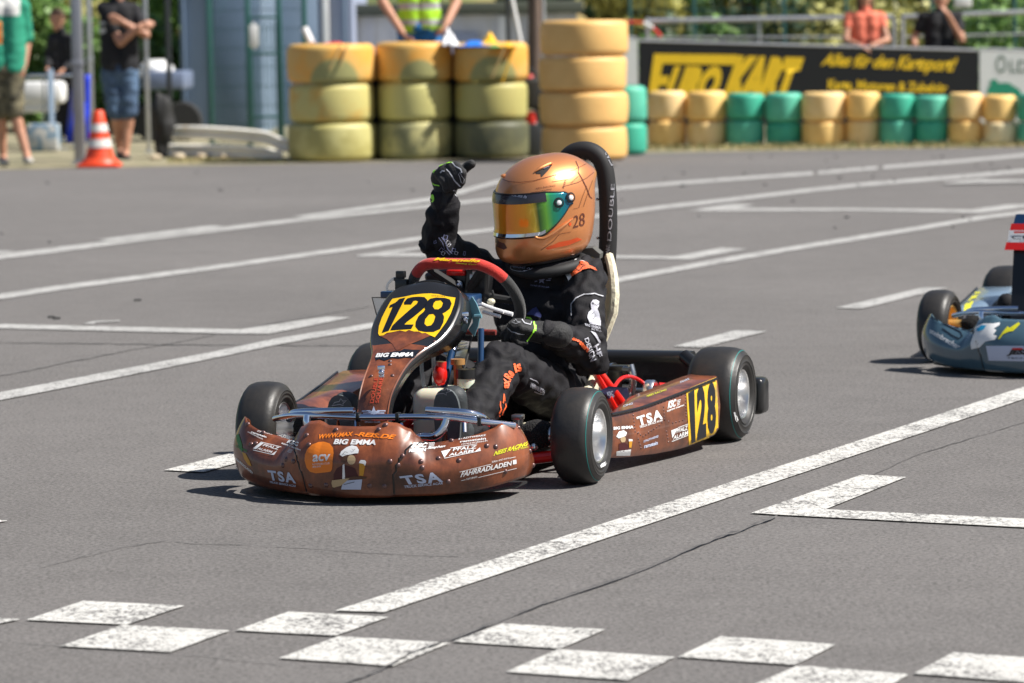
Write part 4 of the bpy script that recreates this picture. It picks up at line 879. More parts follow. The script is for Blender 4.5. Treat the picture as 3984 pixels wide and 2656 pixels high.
def nose_mesh(mats):
    NU,NV=150,22; vs=[]; fs=[]; mi=[]
    # plan outline of the lower lip: (y, x)
    plan=catmull([(-.400,.225,0),(-.412,.295,0),(-.392,.365,0),(-.332,.43,0),(-.23,.485,0),(-.115,.530,0),(0,.545,0),(.115,.530,0),(.23,.485,0),(.332,.43,0),(.392,.365,0),(.412,.295,0),(.400,.225,0)],14)
    L_=[0]
    for a,b in zip(plan,plan[1:]): L_.append(L_[-1]+(b-a).length)
    def at_(s):
        s=s*L_[-1]; i=max(0,min(len(plan)-2,next((k for k in range(len(L_)-1) if L_[k+1]>=s),len(plan)-2))); t=(s-L_[i])/(L_[i+1]-L_[i]+1e-9); return plan[i].lerp(plan[i+1],t),(plan[i+1]-plan[i]).normalized()
    def ztop(y,x):
        a=abs(y) if x>.34 else max(abs(y),.392+(.34-x)*.5); pts=[(0,.198),(.07,.199),(.088,.207),(.10,.211),(.13,.208),(.165,.193),(.188,.172),(.200,.158),(.225,.153),(.29,.163),(.33,.173),(.36,.185),(.385,.199),(.402,.199),(.418,.186),(.432,.160),(.46,.120)]
        for (u,z),(u2,z2) in zip(pts,pts[1:]):
            if a<=u2: t=(a-u)/(u2-u); t=t*t*(3-2*t) if (a<.225 or a>.37) else t; return z+(z2-z)*t
        return .12
    def zbot(y): a=abs(y); return .018+.004*(a/.2)+.03*max(0,(a-.24)/.19)**1.6
    for i in range(NU+1):
        p,t=at_(i/NU); y,x=p.x,p.y; n_=V((-t.x*-1,t.y*-1,0)); 
        nx,ny=(t.x),(-t.y)  # outward normal in (x,y): plan tangent (dy,dx) -> normal (dx: t.x, dy: -t.y)
        zt,zb=ztop(y,x),zbot(y); ht=zt-zb
        for j in range(NV+1):
            v=j/NV; z=zb+ht*v
            ed=min(1,max(0,(abs(y)-.27)/.10)); off=-.016*(1-v)**4+.007*math.sin(v*PI*.9)*(1-.5*ed)-(.055-.035*ed)*max(0,v-.45)**1.7/(.55**1.7)
            if abs(y)>.2: off+= -.02*max(0,(abs(y)-.2)/.2)*v*v*.6
            seam=.122+.075*max(0,v-.15)**1.4
            inside=abs(y)<seam
            e=min(1,max(0,(seam-abs(y))/.006)); off+=.007*e
            off+=.0015*noise.noise(V((y*9,z*12,3)))
            vs.append(V((x+nx*off,y+ny*off,z)))
    for i in range(NU):
        for j in range(NV):
            a=i*(NV+1)+j; fs.append((a,a+NV+1,a+NV+2,a+1))
    q=MB(); q.add(vs,fs,0)
    # seam piping
    for sgn in (-1,1):
        path=[]
        for j in range(1,NV+1):
            v=j/NV; s_=.122+.075*max(0,v-.15)**1.4
            best=min((vs[i*(NV+1)+j] for i in range(NU+1)),key=lambda p:abs(p.y-sgn*(s_+.001))); path.append(best)
        q.tube(path,.0028,6,mi=1)
    me=q.mesh('nose_fairing',mats,50); return me
def kart(root,L,main=True):
    """L: livery materials dict(nose, seam, rim, frame)"""
    def B(q,name,m,par=None,**k): return q.build(name,m,par or root,**k)
    # nose fairing
    me=nose_mesh([L['nose'],M_blkp]); no=link(bpy.data.objects.new('nose_fairing',me),root); md=no.modifiers.new('s','SOLIDIFY'); md.thickness=.004; md.offset=-1
    q=MB(); pl_=[(-.37,.20),(-.375,.30),(-.35,.37),(-.29,.43),(-.2,.475),(-.1,.505),(0,.515)]; pl_=pl_+[(-y,x) for y,x in pl_[::-1][1:]]; q.prism([(x,y,.030) for y,x in pl_],(0,0,-.006)); B(q,'added_shade_plate',M_blkm)  # closing plate added to block sunlight and darken the ground below the nose
    # wheels
    wheel(root,(0,.454,.129),.129,.112,L['rim'],steer=.03 if main else .08,side=1); wheel(root,(0,-.454,.129),.129,.112,L['rim'],steer=.07 if main else .05,side=-1)
    wheel(root,(-1.046,.533,.138),.138,.150,L['rim'],0,1); wheel(root,(-1.046,-.533,.138),.138,.150,L['rim'],0,-1)
    # hubs with foam covers
    for s_ in (-1,1):
        q=MB(); q.tube([(0,.45*s_,.129),(0,.345*s_,.129)],.022,14); q.tube([(0,.345*s_,.129),(0,.27*s_,.125)],.012,10); B(q,'stub_axle',M_alu if main else M_gold)
        q=MB(); q.tube([(0,.365*s_,.13),(0,.33*s_,.13),(0,.295*s_,.129)],[.030,.040,.030],16,smooth=4); 
        for v in q.v: v+=V((noise.noise(v*90),noise.noise(v*90+V((5,0,0))),noise.noise(v*90+V((9,0,0)))))*.003
        B(q,'foam_cover',M_foam)
        q=MB(); q.tube([(.0,.27*s_,.06),(.0,.275*s_,.17)],.014,10); q.box((0,.275*s_,.175),(.03,.03,.014),bev=.003); B(q,'kingpin',M_steel)
        q=MB(); q.tube([(.03,.33*s_,.10),(.05,.12*s_,.09),(.06,.03,.10)],.006,8); q.ball((.03,.33*s_,.10),.011); B(q,'track_rod',M_alu)
        q=MB(); q.tube([(.10,.26*s_,.045),(-.02,.30*s_,.055),(-.12,.26*s_,.045)],.015,10,smooth=4); q.tube([(.02,.38*s_,.075),(.02,.29*s_,.062)],.016,10); B(q,'steering_yoke',L['frame'])
    # frame rails, floor
    q=MB(); 
    for s_ in (-1,1): q.tube([(.36,.10*s_,.045),(.34,.19*s_,.045),(.12,.26*s_,.045),(-.15,.27*s_,.045),(-.35,.33*s_,.045),(-.75,.33*s_,.045),(-1.0,.28*s_,.055),(-1.12,.28*s_,.06)],.015,10,smooth=5)
    for x,y in ((.35,.12),(-.02,.27),(-.78,.33),(-1.1,.28)): q.tube([(x,-y,.045),(x,y,.045)],.014,10)
    B(q,'frame',L['frame'])
    q=MB(); q.prism([(.36,-.13,.028),(.33,-.21,.028),(-.1,-.27,.028),(-.55,-.27,.028),(-.55,.27,.028),(-.1,.27,.028),(.33,.21,.028),(.36,.13,.028)],(0,0,.003)); B(q,'floor_tray',M_blkm)
    # front bumper bars in chrome
    q=MB(); xb=.40
    mainb=[(.30,-.30,.190),(.36,-.235,.205),(.395,-.17,.213),(.40,-.05,.210),(.40,.08,.213),(.40,.20,.216),(.40,.25,.214),(.385,.31,.205),(.33,.385,.190)]
    q.tube(mainb,.0085,12,smooth=5)
    q.tube([(.30,.305,.19),(.36,.305,.214),(.40,.275,.229),(.405,.17,.234)],.009,12,smooth=5); q.tube([(.30,-.26,.19),(.36,-.22,.214),(.40,-.13,.224),(.405,-.03,.228)],.009,12,smooth=5)
    q.tube([(.40,.225,.212),(.405,.215,.185),(.405,.19,.165),(.39,.14,.158),(.37,.10,.10)],.0105,12,smooth=5); q.tube([(.40,-.165,.212),(.405,-.163,.19),(.40,-.15,.165),(.39,-.12,.150),(.37,-.10,.10)],.0105,12,smooth=5)
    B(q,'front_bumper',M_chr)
    # pedals
    for s_,y in ((1,.16),(-1,-.145)):
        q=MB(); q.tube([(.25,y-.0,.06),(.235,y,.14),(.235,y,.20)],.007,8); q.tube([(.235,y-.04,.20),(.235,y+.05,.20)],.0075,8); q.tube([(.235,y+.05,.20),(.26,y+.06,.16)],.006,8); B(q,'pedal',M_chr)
        q=MB(); q.tube([(.29,y-.015,.09),(.29,y-.012,.15)],[.017,.02],12); q.tube([(.29,y-.012,.15),(.29,y-.01,.165)],.012,10); B(q,'master_cylinder',M_blkp)
    # steering column and side struts
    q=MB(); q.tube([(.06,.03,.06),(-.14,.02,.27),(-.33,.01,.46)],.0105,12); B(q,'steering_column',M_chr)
    q=MB(); q.tube([(.10,.055,.05),(-.02,.055,.24),(-.08,.06,.345)],.010,10); q.tube([(-.06,.14,.06),(-.10,.135,.31),(-.12,.13,.40)],.0085,10); q.tube([(-.06,-.14,.06),(-.10,-.09,.31),(-.12,-.06,.40)],.0085,10); B(q,'panel_strut',M_bluep)
    # fuel tank
    q=MB(); q.box((-.02,.065,.15),(.15,.155,.20),bev=.03,seg=4); q.tube([(-.01,.125,.25),(-.01,.125,.285)],.024,16); B(q,'fuel_tank',M_tank)
    q=MB(); q.tube([(-.01,.125,.275),(-.01,.125,.30)],.027,18); B(q,'tank_cap',M_blkp)
    q=MB(); q.tube([(.0,.055,.26),(-.0,.06,.32)],.014,12); q.ball((.0,.055,.285),.02,sc_=(1,1,1.6)); B(q,'brake_reservoir',M_redf)
    q=MB(); q.tube([(-.02,.0,.25),(-.03,-.01,.31),(-.05,-.01,.33)],.006,8,smooth=3); q.tube([(-.02,.03,.25),(-.03,.025,.33)],.006,8); B(q,'fuel_hose',M_clear)
    q=MB(); q.tube([(-.03,.095,.25),(-.03,.095,.31)],.012,12); q.tube([(-.03,.095,.31),(-.03,.095,.325)],.02,12); B(q,'overflow_bottle',mat('amber_hose',(.35,.18,.06),.3))
    # seat
    P=[((-.36,0,.115),(0,0,1),.145,.01),((-.46,0,.085),(0,0,1),.155,.05),((-.60,0,.07),(0,0,1),.155,.11),((-.74,0,.085),(.35,0,.94),.150,.14),((-.84,0,.16),(.8,0,.6),.140,.14),((-.89,0,.27),(.97,0,.25),.118,.06),((-.925,0,.38),(.99,0,.1),.160,.08),((-.95,0,.48),(1,0,.05),.155,.08),((-.965,0,.545),(1,0,0),.12,.03)]
    rows=[]
    for k in range(len(P)):
        c_,n_,w_,sd=P[k]; row=[]
        for j in range(17):
            u=-1+2*j/16; row.append(V((c_[0],c_[1]+.11+w_*math.sin(u*PI/2),c_[2]))+V(n_).normalized()*sd*abs(u)**3)
        rows.append(row)
    cols=[catmull([r[j] for r in rows],4) for j in range(17)]
    q=MB(); NR=len(cols[0]); vs=[cols[j][i] for i in range(NR) for j in range(17)]
    q.add(vs,[(i*17+j,i*17+j+1,(i+1)*17+j+1,(i+1)*17+j) for i in range(NR-1) for j in range(16)]); so_=B(q,'seat',M_cream if main else M_blkp); md=so_.modifiers.new('s','SOLIDIFY'); md.thickness=.008; md.offset=0
    rim=[cols[0][i] for i in range(NR)]+[cols[j][NR-1] for j in range(1,16)]+[cols[16][i] for i in range(NR-1,-1,-1)]
    q=MB(); q.tube(rim[::2],.014,8); B(q,'seat_edge',M_cream if main else M_blkp,so_)
    for s_ in (1,-1):
        q=MB(); a=.11; q.tube([(-.62,.285 if s_>0 else -.07,.25),(-.82,.345*s_,.07)],.015,10); q.tube([(-.62,.285 if s_>0 else -.07,.24),(-.74,.34*s_,.06)],.010,8); B(q,'seat_strut',L['frame'])
    # side pods
    PO=V((-.17,.48,0)); PN=V((.11,.68,0)); PI_=V((-.17,.385,0)); PN2=V((.07,.68,0))
    def SP(p,c_=PO,n_=PN): return KP(z4(*p),n=n_,c=c_)
    ts=[0,.18,.36,.54,.72,.86,1]
    otop=[SP((790,858)),SP((900,835)),SP((1040,800)),SP((1200,742)),SP((1400,667)),SP((1540,610)),SP((1645,568))]
    obot=[SP((790,1195)),SP((900,1195)),SP((1040,1180)),SP((1200,1160)),SP((1400,1118)),SP((1540,1065)),SP((1655,1015))]
    itop=[SP((790,845),PI_,PN2),SP((860,775),PI_,PN2),SP((960,700),PI_,PN2),SP((1120,640),PI_,PN2),SP((1300,568),PI_,PN2),SP((1440,525),PI_,PN2),SP((1590,530),PI_,PN2)]
    for s_ in (1,-1):
        rings=[]; 
        for k in range(7):
            o1,o2,i1=otop[k].copy(),obot[k].copy(),itop[k].copy(); i2=V((i1.x,i1.y,o2.z+.01))
            def C(a): return V((a.x,a.y*s_,a.z))
            dv=(o1-i1); up1=V((0,0,1))
            rg=[o2+V((0,-.012,-.006)),o2+V((0,0,.012)),o2.lerp(o1,.5)+V((0,.006,0)),o1-V((0,0,.014)),o1-V((0,.004,.003)),o1-dv*.08+V((0,0,.002)),o1.lerp(i1,.5)+V((0,0,.003)),i1+dv*.08,i1+V((0,-.002,-.008)),i1.lerp(i2,.5),i2+V((0,.01,0))]
            rings.append([C(a) for a in rg])
        f0=[p.copy() for p in rings[0]]; cx=sum((p for p in f0),V((0,0,0)))/len(f0)
        pre=[[cx+(p-cx)*.72+V((.055,0,-.002)) for p in f0],[cx+(p-cx)*.93+V((.04,0,0)) for p in f0]]
        l0=rings[-1]; cl=sum((p for p in l0),V((0,0,0)))/len(l0); post=[[cl+(p-cl)*.95+V((-.015,0,0)) for p in l0],[cl+(p-cl)*.8+V((-.022,0,0)) for p in l0]]
        rings=pre+rings+post; cols2=[catmull([r[j] for r in rings],5) for j in range(len(rings[0]))]; R2=[[cols2[j][i] for j in range(len(cols2))] for i in range(len(cols2[0]))]
        q=MB(); q.loft(R2,True,True); po=B(q,'side_pod',L['pod'],sharp=45)
        q=MB(); tr=[[V((p.x,p.y*s_,p.z))] for p in otop]; q.tube([V((p.x,(p.y+.0005)*s_,p.z-.001)) for p in otop],.004,6,smooth=4); B(q,'pod_trim',M_blkp,po)
        if s_==1: pod_left=po
        else: pod_right=po
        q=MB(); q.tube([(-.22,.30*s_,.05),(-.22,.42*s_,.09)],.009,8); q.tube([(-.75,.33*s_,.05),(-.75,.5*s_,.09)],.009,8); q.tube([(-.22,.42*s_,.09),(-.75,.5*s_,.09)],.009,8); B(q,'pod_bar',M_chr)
    # rear bumper
    q=MB(); prof=catmull([(-1.17,.09,0),(-1.19,.16,0),(-1.185,.225,0),(-1.21,.245,0),(-1.25,.235,0),(-1.265,.16,0),(-1.25,.08,0),(-1.21,.06,0)],3,closed=True)
    q.loft([[V((p.x,y,p.y)) for p in prof] for y in (-.42,-.40,-.2,0,.2,.385,.395)],True,True); 
    for s_ in (-1,1): q.box((-1.235,.585*s_,.115),(.080,.062,.108),bev=.016,seg=3); q.box((-1.24,.49*s_,.11),(.06,.2,.09),bev=.012)
    B(q,'rear_bumper',M_blkp)
    q=MB(); q.tube([(-1.18,.38,.235),(-1.14,.44,.20)],.02,12); B(q,'exhaust_end',M_blkp)
    # rear axle, brake, sprocket
    q=MB(); q.tube([(-1.046,-.5,.138),(-1.046,.5,.138)],.0125,14); B(q,'rear_axle',M_steel)
    q=MB(); q.lathe([(.02,-.004),(.085,-.004),(.085,.004),(.02,.004)],axis='Y',seg=36,c=(-1.046,.20,.138),closed=True); B(q,'brake_disc',M_steel)
    q=MB(); q.box((-.99,.235,.17),(.07,.05,.08),bev=.008); q.box((-.985,.245,.205),(.05,.07,.035),bev=.006); q.tube([(-.98,.255,.16),(-.97,.28,.16)],.017,12); q.tube([(-.98,.255,.20),(-.97,.28,.205)],.010,10); B(q,'brake_caliper',M_blkp)
    q=MB(); 
    for z in (.135,.165,.19,.215): q.tube([(-.955,.262,z),(-.945,.286,z)],.0065,8)
    q.tube([(-.97,.27,.11),(-.96,.29,.18),(-.965,.28,.225)],.012,10,smooth=3); B(q,'caliper_bolts',M_steel)
    q=MB(); q.lathe([(.012,-.015),(.033,-.015),(.036,-.010),(.036,.010),(.033,.015),(.012,.015)],axis='Y',seg=28,c=(-.955,.345,.148),closed=True); q.tube([(-.955,.33,.148),(-.955,.37,.148)],.010,12); B(q,'bearing_carrier',M_alu)
    q=MB(); q.tube([(-.80,.27,.15),(-.86,.285,.195),(-.93,.31,.190),(-.97,.36,.14)],.0055,8,smooth=5); q.tube([(-.99,.36,.165),(-1.02,.40,.16)],.008,8); B(q,'brake_hose',L['frame'])
    if main:
        # engine on the kart's right
        q=MB(); q.box((-.80,-.24,.14),(.20,.15,.14),bev=.015); q.box((-.78,-.24,.245),(.14,.13,.07),bev=.01); B(q,'engine_block',M_steel)
        q=MB(); 
        for k in range(7): q.box((-.78,-.24,.285+.009*k),(.13,.12,.004))
        B(q,'cooling_fins',M_alu)
        q=MB(); q.tube([(-.80,-.30,.17),(-.9,-.33,.17),(-1.08,-.30,.16)],[.03,.045,.028],14,smooth=4); B(q,'exhaust',M_steel)
    # inner splash panel beside the pod
    q=MB(); a=[KP(z4(*p),z=zz) for p,zz in (((705,665),.195),((770,632),.195),((925,642),.175),((935,700),.15),((840,800),.12),((790,795),.12))]
    q.prism([(v.x,v.y,v.z) for v in a],(0,0,-.006)); B(q,'side_panel',L['panel'])
    q=MB(); q.tube([(-.33,.29,.09),(-.36,.30,.15),(-.40,.31,.19)],.024,14,smooth=3); q.tube([(-.08,.33,.10),(-.2,.31,.085),(-.32,.29,.09)],.011,10,smooth=4); B(q,'air_duct',M_cream if main else M_blkm)
    return no,pod_left,pod_right
# ---- front number panel of the main kart
def panel_mesh(m_front,m_dark):
    prof=[(.16,.350),(.20,.356),(.24,.345),(.27,.325),(.30,.290),(.325,.252),(.345,.212),(.362,.172),(.378,.135),(.395,.100),(.42,.062),(.45,.020),(.475,-.012),(.50,-.045),(.515,-.066),(.524,-.080)]
    hw=[.047,.045,.046,.048,.052,.056,.062,.074,.092,.106,.1165,.119,.116,.105,.085,.045]
    P=catmull([V((x,0,z)) for z,x in prof],4); W_=[p.x for p in catmull([V((a,0,0)) for a in hw],4)]
    NP=len(P); rows=[]
    for i in range(NP):
        a=P[max(0,i-1)]; b=P[min(NP-1,i+1)]; t=(b-a).normalized(); n_=V((t.z,0,-t.x))  # outward (forward/up)
        w_=W_[i]; kk=min(1,max(0,(P[i].z-.345)/.05)); kk*=kk; dep=1; dv=(-n_*.030)*(1-kk)+V((-.100,0,-.036))*kk; row=[]
        cs=[(-1.0,-dep),(-1.0,-dep*.5),(-1.0,-.006),(-.975,-.0015),(-.93,.0015),(-.88,0),(-.6,.004),(-.3,.007),(0,.008)]
        cs=cs+[(-u,d) for u,d in cs[::-1][1:]]
        for u,d in cs: row.append(P[i]+V((0,u*w_*(1-.05*min(0,d+.01)*-1),0))+(n_*d if d>-.1 else dv*(-d)))
        rows.append(row)
    n=len(rows[0]); q=MB(); vs=[p for r in rows for p in r]; fs=[]; mi=[]
    for i in range(NP-1):
        for j in range(n-1):
            fs.append((i*n+j,i*n+j+1,(i+1)*n+j+1,(i+1)*n+j)); z=P[i].z
            mi.append(0 if (3<=j<n-4 and z<.372) else 1)
    q.add(vs,fs,mi)
    # top lid closing the rim
    top=rows[-1]; q.add(top,[tuple(range(n))],1)
    return q.mesh('number_panel',[m_front,m_dark],40)
M_pan=mat('panel_black_gloss',(.018,.018,.019),.25,coat=.3)
K1=empty('racing_kart',KM,'brown leather print racing kart number 128 with chrome front bar in the foreground','racing kart','racing karts on the circuit')
nose,podL,podR=kart(K1,dict(nose=M_lea,pod=M_lea,rim=M_alu,frame=M_redf,panel=M_nv),True)
for w_ in [o for o in K1.children if o.name.startswith('wheel')]: pass
pan=link(bpy.data.objects.new('number_panel',panel_mesh(M_lea,M_pan)),K1); md=pan.modifiers.new('s','SOLIDIFY'); md.thickness=.004; md.offset=-1
q=MB(); 
for p,r in ((KP(z7(1285,910),y=.125),.007),(KP(z1(1072,705),x=.338),.008)):
    q.ball(p,r); q.box(p+V((.0,.0,.013)),(.006,.02,.012),.6,bev=.003); q.box(p+V((.0,.0,-.008)),(.006,.016,.010),-.3,bev=.003); q.tube([p-V((.015,0,0)),p+V((.012,.004,0))],.004,8)
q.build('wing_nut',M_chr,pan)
# clear side screen, connector, hose behind the panel
q=MB(); a=[KP(z7(*p),x=-.10) for p in ((150,648),(400,650),(330,760),(220,930))]; q.prism(a,(.0,.002,-.002)); q.build('clear_screen',M_clear,K1)
q=MB(); a=KP(z7(148,648),x=-.098); b=KP(z7(222,930),x=-.098); c_=KP(z7(400,650),x=-.098); q.tube([c_,a,b],.0018,6); q.build('screen_edge',M_blkm,K1)
q=MB(); c_=KP(z7(520,520),x=-.30); q.box(c_,(.03,.036,.044),bev=.004); q.box(c_+V((0,-.004,.035)),(.02,.026,.02),bev=.003); q.box(KP(z7(480,425),x=-.30),(.012,.03,.010),bev=.002); q.build('connector',M_blkp,K1)
q=MB(); q.tube([KP(z7(*p),x=-.30) for p in ((450,412),(400,425),(345,480),(330,540),(350,610),(390,650))],.004,8,smooth=4); q.build('clear_hose',M_clear,K1)
q=MB(); c_=KP(z7(480,610),x=-.26); q.box(c_,(.06,.09,.02),bev=.003); q.box(KP(z7(1290,690),x=-.18),(.10,.06,.035),bev=.004); q.build('blue_tray',M_bluep,K1)
# steering wheel
SWN=V((-.75,0,.66)); SWC=V((-.35,0,.47))
sp=[KP(z7(*p),n=SWN,c=SWC) for p in ((655,560),(652,470),(685,370),(755,280),(850,238),(1000,236),(1150,238),(1300,240),(1440,245),(1590,300),(1705,375),(1820,490),(1915,640),(1955,780),(1940,900),(1860,1010),(1700,1100),(1500,1118),(1300,1110),(1050,1050),(850,940),(720,790))]
sw=MB(); cl=catmull(sp,5,closed=True); N=len(cl)
sm=MB(); sm.tube(cl,.0162,14,closed=True)
sm.m=[0]*len(sm.f)
for k in range(N):
    if 2*5+1<=k<=10*5+1:
        for j in range(14): sm.m[k*14+j]=1
swo=sm.build('steering_wheel',[M_suede,M_rsuede],K1,sharp=60)
hubc=V((-.355,.005,.475)); q=MB(); 
for k in (17,42,62,100): q.tube([hubc,hubc.lerp(cl[k%N],.55),cl[k%N]],[.018,.012,.010],8)
q.ball(hubc,.032,sc_=(1,1,.7)); q.build('spokes',M_blkm,swo)
q=MB(); 
q.box(KP(z7(1120,500),x=-.36),(.03,.14,.105),Matrix.Rotation(.25,3,'X'),bev=.012,seg=3); q.build('dash_display',M_blkp,swo)
q=MB(); q.box(KP(z7(1450,480),x=-.35),(.05,.07,.115),Matrix.Rotation(-.12,3,'X'),bev=.010,seg=3); q.build('lap_timer',M_blkp,swo)
q=MB(); q.box(KP(z7(1375,430),x=-.325),(.004,.016,.032),bev=.001); q.box(KP(z7(1400,360),x=-.325),(.004,.012,.018),bev=.001); q.build('timer_plate',M_steel,swo)
q=MB(); q.box(KP(z7(1180,345),x=-.335),(.02,.055,.016),bev=.004); q.build('red_block',M_redf,swo)
q=MB(); q.ball(KP(z7(1000,395),x=-.33),.010); q.lathe([(0,.0),(.013,.0),(.013,.006),(0,.006)],axis='X',seg=16,c=KP(z7(1210,495),x=-.335)); q.ball(KP(z7(1200,495),x=-.325),.006); q.lathe([(.003,0),(.007,0),(.007,.004),(.003,.004)],axis='X',seg=12,c=KP(z7(1045,495),x=-.335)); q.ball(KP(z7(1045,440),x=-.33),.006); q.build('dash_bolts',M_chr,swo)
# pale blue bracket and gear levers
M_lb=mat('pale_blue_bracket',(.20,.42,.50),.3,metal=.5)
q=MB(); q.prism([KP(z7(*p),x=-.10) for p in ((1300,745),(1368,638),(1420,720),(1470,850),(1440,1000),(1395,1120),(1320,1040),(1380,950),(1360,850),(1310,790))],(-.006,0,0)); q.tube([KP(z7(1400,880),x=-.09),KP(z7(1485,875),x=-.09)],.006,8); q.build('bracket',M_lb,K1)
q=MB(); q.tube([KP(z7(*p),x=-.25) for p in ((1440,705),(1520,745),(1640,790),(1755,825))],.0055,8,smooth=3); q.tube([KP(z7(*p),x=-.25) for p in ((1500,822),(1600,850),(1715,880))],.005,8); q.tube([KP(z7(*p),x=-.27) for p in ((1755,825),(1865,855))],.006,8); q.build('lever',M_wh,K1)
q=MB(); q.ball(KP(z7(1600,700),x=-.27),.012,sc_=(1,1,.8)); q.build('horn_button',M_cream,K1)
q=MB(); q.tube([KP(z7(*p),x=-.28) for p in ((1610,560),(1625,620),(1580,660),(1540,690))],.004,8,smooth=3); q.tube([KP(z7(*p),x=-.28) for p in ((1500,610),(1560,640),(1600,720))],.004,8,smooth=3); q.tube([KP(z7(*p),x=-.31) for p in ((965,470),(950,520),(945,600))],.003,6); q.build('cables',M_blkm,K1)
q=MB(); q.tube([KP(z7(*p),x=-.22) for p in ((1300,1065),(1450,1070),(1660,1075))],.008,10); q.build('red_mesh_tube',mat('red_braid',(.30,.03,.02),.6,col2=(.05,.01,.01),vs=120),K1)
# padded hoop behind the head
HX=-.95; hp=[(HX-.02,.17,.40),(HX-.005,.195,.49),(HX,.207,.62),(HX,.205,.75),(HX,.19,.822),(HX,.15,.852),(HX,.10,.845),(HX,.065,.80),(HX,.052,.72),(HX,.05,.55),(HX,.05,.30)]
hp=[(a,b+.017,c) for a,b,c in hp]
q=MB(); cl2=catmull(hp,6); q.tube(cl2,.0265,14,flat=1.0); hoop=q.build('padded_hoop',M_blkm,K1)
q=MB(); 
for k in range(6,len(cl2)-6,5):
    p=cl2[k]; cc=V((HX,.148,.62)); d=(cc-V((cc.x,p.y,min(p.z,.80)))).normalized() if p.z>.8 else V((0,1 if p.y<.148 else -1,0)); q.ball(p+d*.030+V((.006,0,0)),.0045)
q.build('lace_eyelets',M_steel,hoop)
# cables, clips and bolts
q=MB(); q.tube([(.36,.13,.05),(.30,.16,.09),(.10,.22,.065),(-.2,.24,.07),(-.6,.27,.08),(-.9,.24,.14)],.004,6,smooth=4); q.build('brake_line',M_redf,K1)
q=MB(); q.tube([(.27,-.145,.16),(.15,-.18,.07),(-.2,-.24,.07),(-.7,-.26,.16)],.003,6,smooth=4); q.build('throttle_cable',M_blkm,K1)
q=MB(); q.tube([(-.33,.02,.46),(-.28,.05,.40),(-.14,.06,.25),(-.05,.04,.12)],.0035,6,smooth=4); q.build('ignition_cable',M_blkm,K1)
for x,y,z in ((.40,.09,.213),(.40,-.02,.211),(.385,.31,.205)):
    q=MB(); q.box((x,y,z),(.022,.010,.024),bev=.002); q.build('bar_clip',M_blkp,K1)
